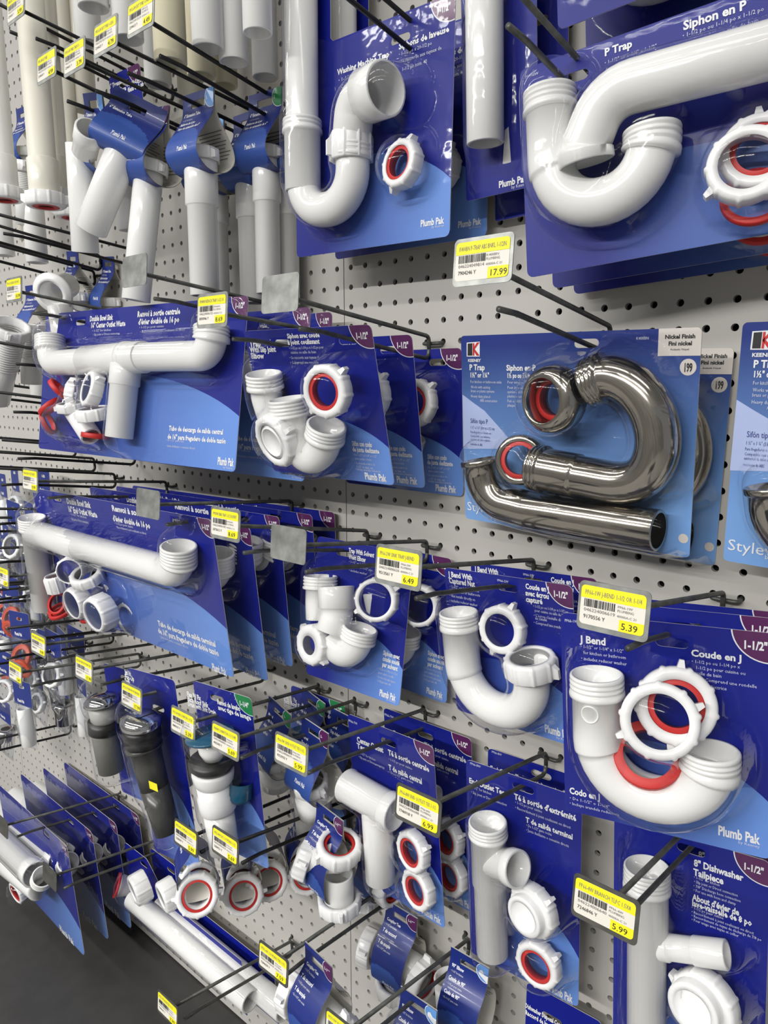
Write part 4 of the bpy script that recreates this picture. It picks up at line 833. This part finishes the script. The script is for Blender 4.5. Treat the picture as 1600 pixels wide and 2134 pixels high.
# ---------------------------------------------------------------- small bagged parts on the crowded hooks at the far left
def bag(label, o, ypr=(0, 0, 0), hw=.032, h=.13, part='nut', header=SBLUE, group='small bagged parts at the far left'):
    F = Frame(o, ypr); root = thing('bagged_part', label, 'packet', F.o, F.R, group)
    m = sheet(rrect(-hw, hw, .014, -.040, .003), [slot(0, 0, .009, .003)], [header, PAPER]); put_text(m, 'Plumb Pak', -hw * .6, -.034, .009, .0008, 2, True, .62); m.build('header_card', [header, PAPER, INK], root)
    m = M(); n = 8; vs = []
    for k in range(n + 1):
        v = -.036 - (h - .036) * k / n; bulge = .016 * math.sin(PI * min(1, (k + .3) / n))
        for s in (1, -1):
            for q in range(9): u = -hw + 2 * hw * q / 8; vs.append((u, v, s * (.0005 + bulge * (1 - (u / hw) ** 2) * (1 + .25 * math.sin(q * 2.1 + k)))))
    fs = [(k * 18 + q + o_, (k + 1) * 18 + q + o_, (k + 1) * 18 + q + 1 + o_, k * 18 + q + 1 + o_) for k in range(n) for q in range(8) for o_ in (0, 9)]
    m.add(vs, fs); m.build('poly_bag', BAG, root)
    c = V((0, -.075, 0)); m = M()
    if part == 'nut': nut(m, c, (.3, .3, 1), .024, .014, .0175); m.build('slip_nut', PVCW, root)
    elif part == 'red': ring(m, c, (.2, .4, 1), .014, .023, .008); ring(m, c + V((.004, -.02, .004)), (.3, -.3, 1), .012, .02, .008); m.build('gasket', ORANGE, root)
    elif part == 'tube': pipe(m, [c + V((0, .03, 0)), c + V((.004, -.05, 0))], .0145); m.build('short_tube', PVC, root)
    else: lathe(m, c, (0, 1, 0), [(-.03, .012), (-.03, .018), (0, .019), (.012, .024), (.016, .0235), (.016, .010)]); m.build('drain_body', CHROME, root)
    return root
proto = {k: None for k in ('nut', 'red', 'tube', 'body')}
BG = [(28, 1060, .16, 'nut'), (60, 1060, .09, 'nut'), (12, 1105, .10, 'body'), (20, 1215, .14, 'red'), (40, 1290, .18, 'red'), (5, 1290, .12, 'tube'), (30, 1340, .08, 'body'), (10, 1370, .16, 'nut'), (110, 1330, .14, 'nut'), (128, 1325, .09, 'tube'), (158, 1322, .06, 'tube'),
      (45, 1432, .16, 'tube'), (128, 1412, .08, 'body'), (168, 1405, .10, 'tube'), (78, 1400, .05, 'nut'), (20, 1140, .05, 'body'), (5, 1000, .06, 'tube'), (90, 992, .05, 'nut'), (30, 985, .08, 'nut'), (8, 1470, .12, 'body'), (60, 1160, .04, 'body')]
WHERE = ['just under the tag left of the end outlet pack', 'beside the slanted end outlet pipe', 'under the upper left wires', 'in the dark second row', 'between two low wires', 'cut by the left edge', 'in the third dim row', 'half behind a wire arm', 'right of a small yellow tag', 'behind the lowest red gaskets', 'below the coupling', 'under the lowest small tag',
         'left of the chrome drain', 'touching the chrome drain pack', 'against the board', 'deep in the dark gap', 'high by the left edge', 'under the crossing wires', 'at the upper left wires', 'low by the bottom left tag', 'behind the long pipe end']
KIND = {'nut': 'small bagged white nut', 'red': 'small bagged red gaskets', 'tube': 'bagged short white tube', 'body': 'bagged dark metal drain'}
for k_ in range(26):                                                  # deeper rows that fill the gaps between the wires
    BG.append((rnd.uniform(0, 118) if k_ % 2 else rnd.uniform(0, 60), 1070 + 17 * k_ * .72, rnd.uniform(.02, .07), ('body', 'nut', 'body', 'tube', 'red')[(k_ * 7) % 5])); WHERE.append('in the dim back rows')
for (x, y, d, k), wv in zip(BG, WHERE):
    lab = KIND[k] + ' ' + wv + ', far left'
    grp = 'dim bagged parts in the back rows' if 'back rows' in wv else None
    if proto[k] is None: proto[k] = bag(lab, at(x, y, d), (rnd.uniform(-12, 12), 0, rnd.uniform(-5, 5)), part=k)
    else: copy_tree(proto[k], lab, at(x, y, d), Frame((0, 0, 0), (rnd.uniform(-12, 12), 0, rnd.uniform(-5, 5))).R, (grp + ', ' + k) if grp else None)

# ---------------------------------------------------------------- pop-up drains, lower left
def popup(label, fr, parts, tint=None, texts=(), bdg=None):
    p = Pack('popup_drain_pack', label, fr, bdg=bdg, bmi=6, group=None); p.texts(texts)
    for nm, a, b, prof, mt in parts:
        a = p.P(*a); b = p.P(*b); m = M(); L = (b - a).length; sweep(m, [a, b], [(s * L, r) for s, r in prof], 32, caps=True); m.build(nm, mt, p.root)
        rr = max(r for s, r in prof); p.blobs += path_blobs([a, b], rr)
    return p
o = hang_at(-15, -22, 262, 1412)
p = popup('chrome capped pop-up drain with a pale grey tube, in a blue pack', [o.x, o.y, o.z, 6, 3, -2, -.055, .038, .014, -.215],
          [('chrome_cap', (209, 1446, .034), (213, 1466, .034), [(0, .012), (.25, .021), (.6, .0265), (.9, .0275), (1, .0265)], CHROME), ('drain_collar', (213, 1467, .032), (218, 1503, .032), [(0, .022), (.8, .0205), (1, .017)], PALEG), ('rubber_gasket', (216, 1500, .03), (218, 1522, .03), [(0, .024), (1, .0245)], BLKP), ('drain_tube', (218, 1523, .03), (232, 1605, .03), [(0, .022), (.1, .021), (1, .0195)], GREYP)]); p.done()
o = hang_at(-10, -22, 330, 1474)
p = popup('smoky black pop-up drain with a shiny dark cap and small yellow sticker', [o.x, o.y, o.z, 6, 3, -3, -.060, .045, .05, -.250],
          [('drain_cap', (292, 1489, .034), (294, 1512, .034), [(0, .018), (.3, .027), (.8, .0285), (1, .027)], CHROME), ('rubber_gasket', (294, 1514, .032), (300, 1552, .032), [(0, .026), (.4, .026), (.5, .023), (.6, .026), (1, .024)], BLKP), ('drain_body', (300, 1553, .030), (322, 1640, .030), [(0, .026), (.08, .0255), (.1, .022), (.5, .021), (1, .020)], SMOKE), ('drain_tube', (322, 1640, .030), (350, 1733, .030), [(0, .0205), (1, .018)], SMOKE)],
          texts=[('Bath Sink', 262, 1405, 9.8, 274), ('Pop-Up', 262, 1414, 9.8, 280), ('Drain', 262, 1423, 9.8, 272)])
q = p.P(317, 1640, .0515); m = M(); m.add([q + V((x, y, -abs(x) * .2)) for x, y in ((-.009, -.006), (.009, -.006), (.009, .006), (-.009, .006))], [(0, 1, 2, 3)], 0, False); m.build('yellow_sticker', YELLOW, p.root); p.done()
o = hang_at(-5, -22, 452, 1453)
p = popup('flexible sink drain pack with a blue ring and white stepped tube', [o.x, o.y, o.z, 5, 3, -2, -.045, .066, .014, -.230],
          [('blue_ring', (437, 1530, .034), (438, 1536, .034), [(0, .030), (.4, .0315), (1, .030)], TEAL), ('drain_collar', (440, 1540, .034), (444, 1580, .034), [(0, .019), (.6, .017), (1, .012)], PVC), ('rubber_gasket', (441, 1580, .03), (443, 1602, .03), [(0, .029), (.6, .029), (1, .024)], BLKP), ('slip_nut', (443, 1602, .03), (446, 1632, .03), [(0, .0265), (.2, .0275), (.7, .026), (1, .023)], PVC), ('drain_tube', (446, 1632, .03), (455, 1690, .03), [(0, .023), (.35, .0225), (.4, .0245), (.9, .024), (1, .021)], PVCW), ('tail_tube', (455, 1690, .03), (468, 1770, .03), [(0, .020), (1, .0195)], PVC)],
          texts=[("Flex 'N Fix", 391, 1450, 9.8, 419), ('Bath Roof Sink', 392, 1460, 9.8, 434), ('Drain with Sink Drain', 393, 1470, 9.8, 449), ('Renvoi de lavabo', 454, 1466, 9.8, 500), ("avec tige de lavage", 456, 1478, 9.8, 522)], bdg='1-1/4"')
o_ = M(); c = p.P(500, 1660, .012); lathe(o_, c, (0, -1, .2), [(-.02, .0155), (0, .0160), (.006, .012), (.008, 0)]); o_.build('blue_cup', TEAL, p.root)
fx = p.done(); copy_tree(fx, 'second flexible drain pack with a green badge, against the board behind the wires', V((-.118, -.022, -.575)), Frame((0, 0, 0), (2, 0, 0)).R)
o = hang_at(-7, -22, 380, 1475); root = thing('drain_rod', 'slim black drain tube hanging between the smoky drain and the flexible drain', 'tube', at(372, 1500, .10)); m = M(); pipe(m, [V((0, 0, 0)), V((.01, 0, -.115))], .0125); m.build('tube', BLKP, root)

# ---------------------------------------------------------------- couplings, tees and elbows in paper straps, bottom centre
STRAP = [(.013, .0006), (-.006, .0010), (-.022, .008), (-.038, .022), (-.058, .030), (-.080, .029), (-.096, .018)]
def strap_prof(drop=.096, dep=.030, back=True):
    k = drop / .096; f = [(a * k if a < 0 else a, b * dep / .030) for a, b in STRAP]
    return f + ([(a, -b) for a, b in f[::-1]] if back else [])
def coupling(label, o, ypr, tilt=(.25, -.1, 1), drop=.075, L=.055):
    F = Frame(o, ypr); root = thing('coupling', label, 'pipe fitting', F.o, F.R, 'red ringed couplings in paper straps')
    strip(root, strap_prof(drop + .02, .026), .021, [('Extension Coupling', .026, .0055, True), ('Manchon de', .034, .0055, True), ('rallonge', .041, .0055, True), ('Cople de', .050, .0055, True)], ('p', '1-1/2"'), back_print=False, swo=None)
    d = V(tilt).normalized(); c = V((0, -drop - .022, 0)); m = M(); sweep(m, [c - d * L * .8, c + d * L * .55], [(0, .0165), (0, .019), (L * 1.35, .019), (L * 1.35, .0165), (0, .0165)], 32); m.build('coupling_body', PVC, root)
    for s, ph in ((1, .2), (-1, .9)):
        m = M(); e = c + d * (L * .62 if s > 0 else -L * .85); nut(m, e - d * s * .018, d * s, .0285, .018, .0205, ph); n_ = m.build('slip_nut', PVCW, root)
        m = M(); ring(m, e - d * s * .006, d * s, .0172, .0208, .005); m.build('washer', RED, n_)
    return root
def coupling_at(label, i, j, px, L=.055):
    R = Frame((0, 0, 0), (-30, 4, 6)).R; t = V((.86, .50, .08)).normalized(); ringc = hang_at(i, j, *px) + V((.012, -.012, 0))
    return coupling(label, ringc - R @ (V((0, -.097, 0)) + t * L * .62), (-30, 4, 6), t, L=L)
c1 = coupling_at('red ringed white coupling at the front left, beside the long white tube', -6, -29, (415, 1850))
c2 = coupling_at('middle red ringed white coupling, under the 5.69 tag', -6, -29, (510, 1850))
c3 = coupling_at('rear red ringed white coupling, right of the middle one', -6, -29, (562, 1822))
copy_tree(c3, 'coupling hanging deepest in its row, against the board', c3.matrix_world.translation + V((.03, .05, -.004)))
def trap_adapter(label, o, ypr, bdg=('p', '1-1/2"')):
    F = Frame(o, ypr); root = thing('trap_adapter', label, 'pipe fitting', F.o, F.R, 'trap adapters in blue sleeves')
    strip(root, [(a * 1.12, b * .95) for a, b in DROP], .026, [('Marvel', .030, .006, True), ('Trap Adapter', .038, .006, True), ('Adaptateur', .047, .006, True), ('de siphon', .055, .006, True)], bdg)
    m = M(); nut(m, (0, -.083, .004), (0, 1, .25), .0240, .016, .019, -.26); m.build('slip_nut', PVCW, root)
    m = M(); sweep(m, [V((0, -.080, .004)), V((0, -.128, -.004))], [(0, .017), (0, .021), (.016, .0215), (.018, .0245), (.048, .0240), (.048, .021), (0, .017)], 32); m.build('adapter_cup', PVC, root); return root
a1 = trap_adapter('white trap adapter in a blue sleeve with a purple badge', at(656, 1530, .115), (-3, 4, 8))
a2 = trap_adapter('white trap adapter in a blue sleeve with a green badge', at(582, 1487, .105), (-6, 4, 14), ('g', '1-1/4"'))
copy_tree(a2, 'green badged blue sleeve against the board, just above the purple badged adapter', at(652, 1466, .03), Frame((0, 0, 0), (-4, 2, 12)).R)
copy_tree(a1, 'blue sleeve half hidden behind the left edge of the centre outlet tee pack', at(716, 1506, .03), Frame((0, 0, 0), (0, 2, 5)).R)
def tee(label, o, ypr, arms=((-1, 0, .15), (1, 0, .15), (0, -1, .1)), body=((-.045, 0, 0), (.045, 0, 0), (0, -.048, 0)), su=0):
    F = Frame(o, ypr); root = thing('coupling_tee', label, 'pipe fitting', F.o, F.R, 'white tees in blue straps')
    strip(root, [(.013, .0006), (-.008, .0008), (-.020, .004), (-.034, .018), (-.052, .029), (-.075, .031), (-.098, .027), (-.110, .012), (-.105, -.012), (-.075, -.028), (-.045, -.024), (-.020, -.004), (.013, -.0006)], .026, [('Coupling Tee', .030, .0062, True), ('• 1-1/2" for kitchen', .036, .0036, False), ('T de raccord', .045, .0062, True), ('• 1-1/2 po pour cuisine', .051, .0036, False), ('T de acople', .060, .0062, True), ('• De 1-1/2" para cocina', .066, .0036, False)], ('p', '1-1/2"'), swo=(.088, .118)).location = (su, 0, 0)
    c = V((0, -.074, 0)); m = M(); pipe(m, [c + V(body[0]), c + V(body[1])], .0205); pipe(m, [c, c + V(body[2])], .0205); m.build('tee_body', PVC, root)
    for d, ph in zip([V(a) for a in arms], (.2, 1.0, .5)):
        m = M(); d.normalize(); e = c + d * .040; nut(m, e - d * .004, d, .0285, .020, .0205, ph); n_ = m.build('slip_nut', PVCW, root); m = M(); ring(m, e + d * .008, d, .0165, .0208, .005); m.build('washer', RED, n_)
    return root
t1 = tee('front white coupling tee in a blue strap, right of the 7.59 tag', at(664, 2006, .20), (-6, 3, 2))
copy_tree(t1, 'rear white coupling tee in a blue strap, beneath the centre outlet tee pack', at(836, 1910, .045), Frame((0, 0, 0), (4, 3, 5)).R)
def angle_fitting(label, o, ypr, cat='pipe fitting'):
    F = Frame(o, ypr); root = thing('angle_fitting', label, cat, F.o, F.R, 'white angle fittings in blue straps')
    strip(root, strap_prof(.096, .028), .027, [('90° Elbow', .026, .006, True), ('• 1-1/2" for kitchen', .032, .0034, False), ('Coude de 90°', .041, .006, True), ('• 1-1/2 po pour cuisine', .047, .0034, False), ('Codo de 90°', .057, .006, True), ('• De 1-1/2" para cocina', .063, .0034, False)], ('i', 'J'), swo=(.075, .108))
    m = M(); pipe(m, poly([V((-.03, -.045, -.008)), V((-.02, -.098, -.004)), V((.035, -.112, .01))], .03), .0215, end=('collar', .022, .003)); m.build('bend', PVC, root); return root
tee('strapped white tee with one nut up and one down, left of the centre outlet tee', at(706, 1722, .125), (-4, 3, 6), ((-.9, .2, .45), (.12, 1, .08), (.1, -1, 0)), ((-.044, .006, .018), (.004, .032, .003), (.004, -.05, 0)), su=-.018)
copy_tree(t1, 'tee against the board just right of the strapped tee with red washer', at(772, 1716, .04), Frame((0, 0, 0), (2, 3, 4)).R)
g1 = angle_fitting('white angle fitting with a blue strap, below the end outlet tee pack', at(978, 2012, .06), (5, 3, 4))
copy_tree(g1, 'front white angle fitting with a blue strap, cut by the bottom edge', at(872, 2098, .13), Frame((0, 0, 0), (2, 3, 2)).R)
p = Pack('connector_pack', 'dark blue pack at the bottom edge, under the end outlet tee pack', [*at(1150, 2120, .03), 3, 0, 0, -.034, .06, .030, -.12], bdg=None, swo=False); p.texts([('Dishwasher Disposal Connector', 1095, 2098, 9.8, 1190), ('Raccord de lave-vaisselle', 1095, 2112, 9.8, 1180)]); p.done(film=False)
hook(14, -39, (1075, 2210), 'wire peg hook rising from the bottom edge through the connector pack', plate=False)

# ---------------------------------------------------------------- flanged end waste packs and long tubes, bottom left
o = hang_at(-30, -39, 97, 1737)
p = Pack('flanged_waste_pack', 'front blue pack with fat white tube and elbow, bottom left corner', [o.x, o.y, o.z, -2, 3, -2, -.26, .1, .016, -.232], group='long waste packs, bottom left', corner=.012)
p.texts([('Plumb Pak', 126, 1938, 10, 150)])
m = M(); pipe(m, [p.P(-60, 1695, .03), p.P(74, 1822, .034)], .024, end=('collar', .03, .002)); pipe(m, poly([p.P(-60, 1750, .03), p.P(78, 1858, .03), p.P(90, 1826, .034)], .012), .018, end=('thread', .02)); m.build('waste_tube', PVC, p.root); p.blobs += path_blobs([p.P(-60, 1695, .03), p.P(74, 1822, .034)], .024)
p.nut(38, 1858, .018, (.1, -.1, 1), R=.026, washer=True); fl = p.done(step=.005)
for lab, d, dx in (('second blue waste pack in the bottom left row of four', .119, 0), ('third blue waste pack in the bottom left row of four', .068, .0), ('last blue waste pack of the bottom left row, against the board', .018, .0)):
    q = prong(-30, -39, d); copy_tree(fl, lab, q + V((dx, 0, 0)))
o = hang_at(-23, -40, 300, 1800)
F0 = Frame(o, (0, 4, 0)); l, r, b = -.07, .30, -.165
q1 = lambda x, y: F0.at(x, y)
out = [(l, b), (r, b), (r, b + .118), (.085, b + .118), (.050, b + .145), (.020, .012), (.012, .018), (l + .006, .018), (l, .012)]
p = Pack('long_tube_pack', 'front blue pack with a long white tube over the dark shelf', [*o, 0, 4, 0, l, r, .018, b], outline=out, swo=False, bdg=None, group='long tube waste packs, bottom')
a, b_ = p.P(277, 1873, .026), p.P(523, 2087, .026); p.pipe('long_tube', [a, b_], .0195)
p.nut(292, 1850, .040, (-.2, -.1, .95), R=.029, rin=.018, h=.03, wings=0); m = M(); c = p.P(250, 1845, .02); lathe(m, c, (-.5, .4, .75), [(-.02, .018), (0, .022), (.006, .023), (.006, .018), (-.02, .016)]); m.build('threaded_end', PVCW, p.root); p.gasket(247, 1845, .026, (-.5, .4, .75), R=.024, r=.019, h=.005)
p.blobs.append((*p.P(280, 1850, .02)[:2], .034, .022)); lt = M(); lg = p.root; p.m.build('card', CM, p.root)
blister(p.F, p.blobs, l + .002, r, -.02, b + .002, [(x, y) for x in np.arange(.085, r + .02, .02) for y in np.arange(b + .124, 0, .012)], parent=p.root, step=.004)
copy_tree(lg, 'rear blue pack with a long white tube, between the first and the board', V((o.x + .055, -.035, o.z - .002)))

# ---------------------------------------------------------------- light: store fluorescents under the ceiling, rows along the aisle
def lamp(name, loc, sx, sy, power, col=(1, .985, .95), rot=(0, 0, 0)):
    l = bpy.data.lights.new(name, 'AREA'); l.shape = 'RECTANGLE'; l.size = sx; l.size_y = sy; l.energy = power; l.color = col
    o = bpy.data.objects.new(name, l); COL.objects.link(o); o.location = loc; o.rotation_euler = rot; return o
for x in (-2.8, -1.4, 0, 1.4):
    lamp('fluorescent_lamp', (x, -1.35, 1.9), 1.2, .16, 11)
    lamp('fluorescent_lamp', (x, -2.9, 1.9), 1.2, .16, 36)
    lamp('fluorescent_lamp', (x, -5.2, 1.9), 1.2, .16, 250)
w = bpy.data.worlds.new('world'); scene.world = w; w.use_nodes = True
w.node_tree.nodes['Background'].inputs[0].default_value = (.9, .93, 1, 1); w.node_tree.nodes['Background'].inputs[1].default_value = .5
vs = scene.view_settings; vs.view_transform = 'Standard'; vs.look = 'None'; vs.exposure = -.76; vs.gamma = 1; vs.use_curve_mapping = False
scene.cycles.transparent_max_bounces = 24; scene.cycles.max_bounces = 8; scene.cycles.caustics_reflective = False; scene.cycles.caustics_refractive = False
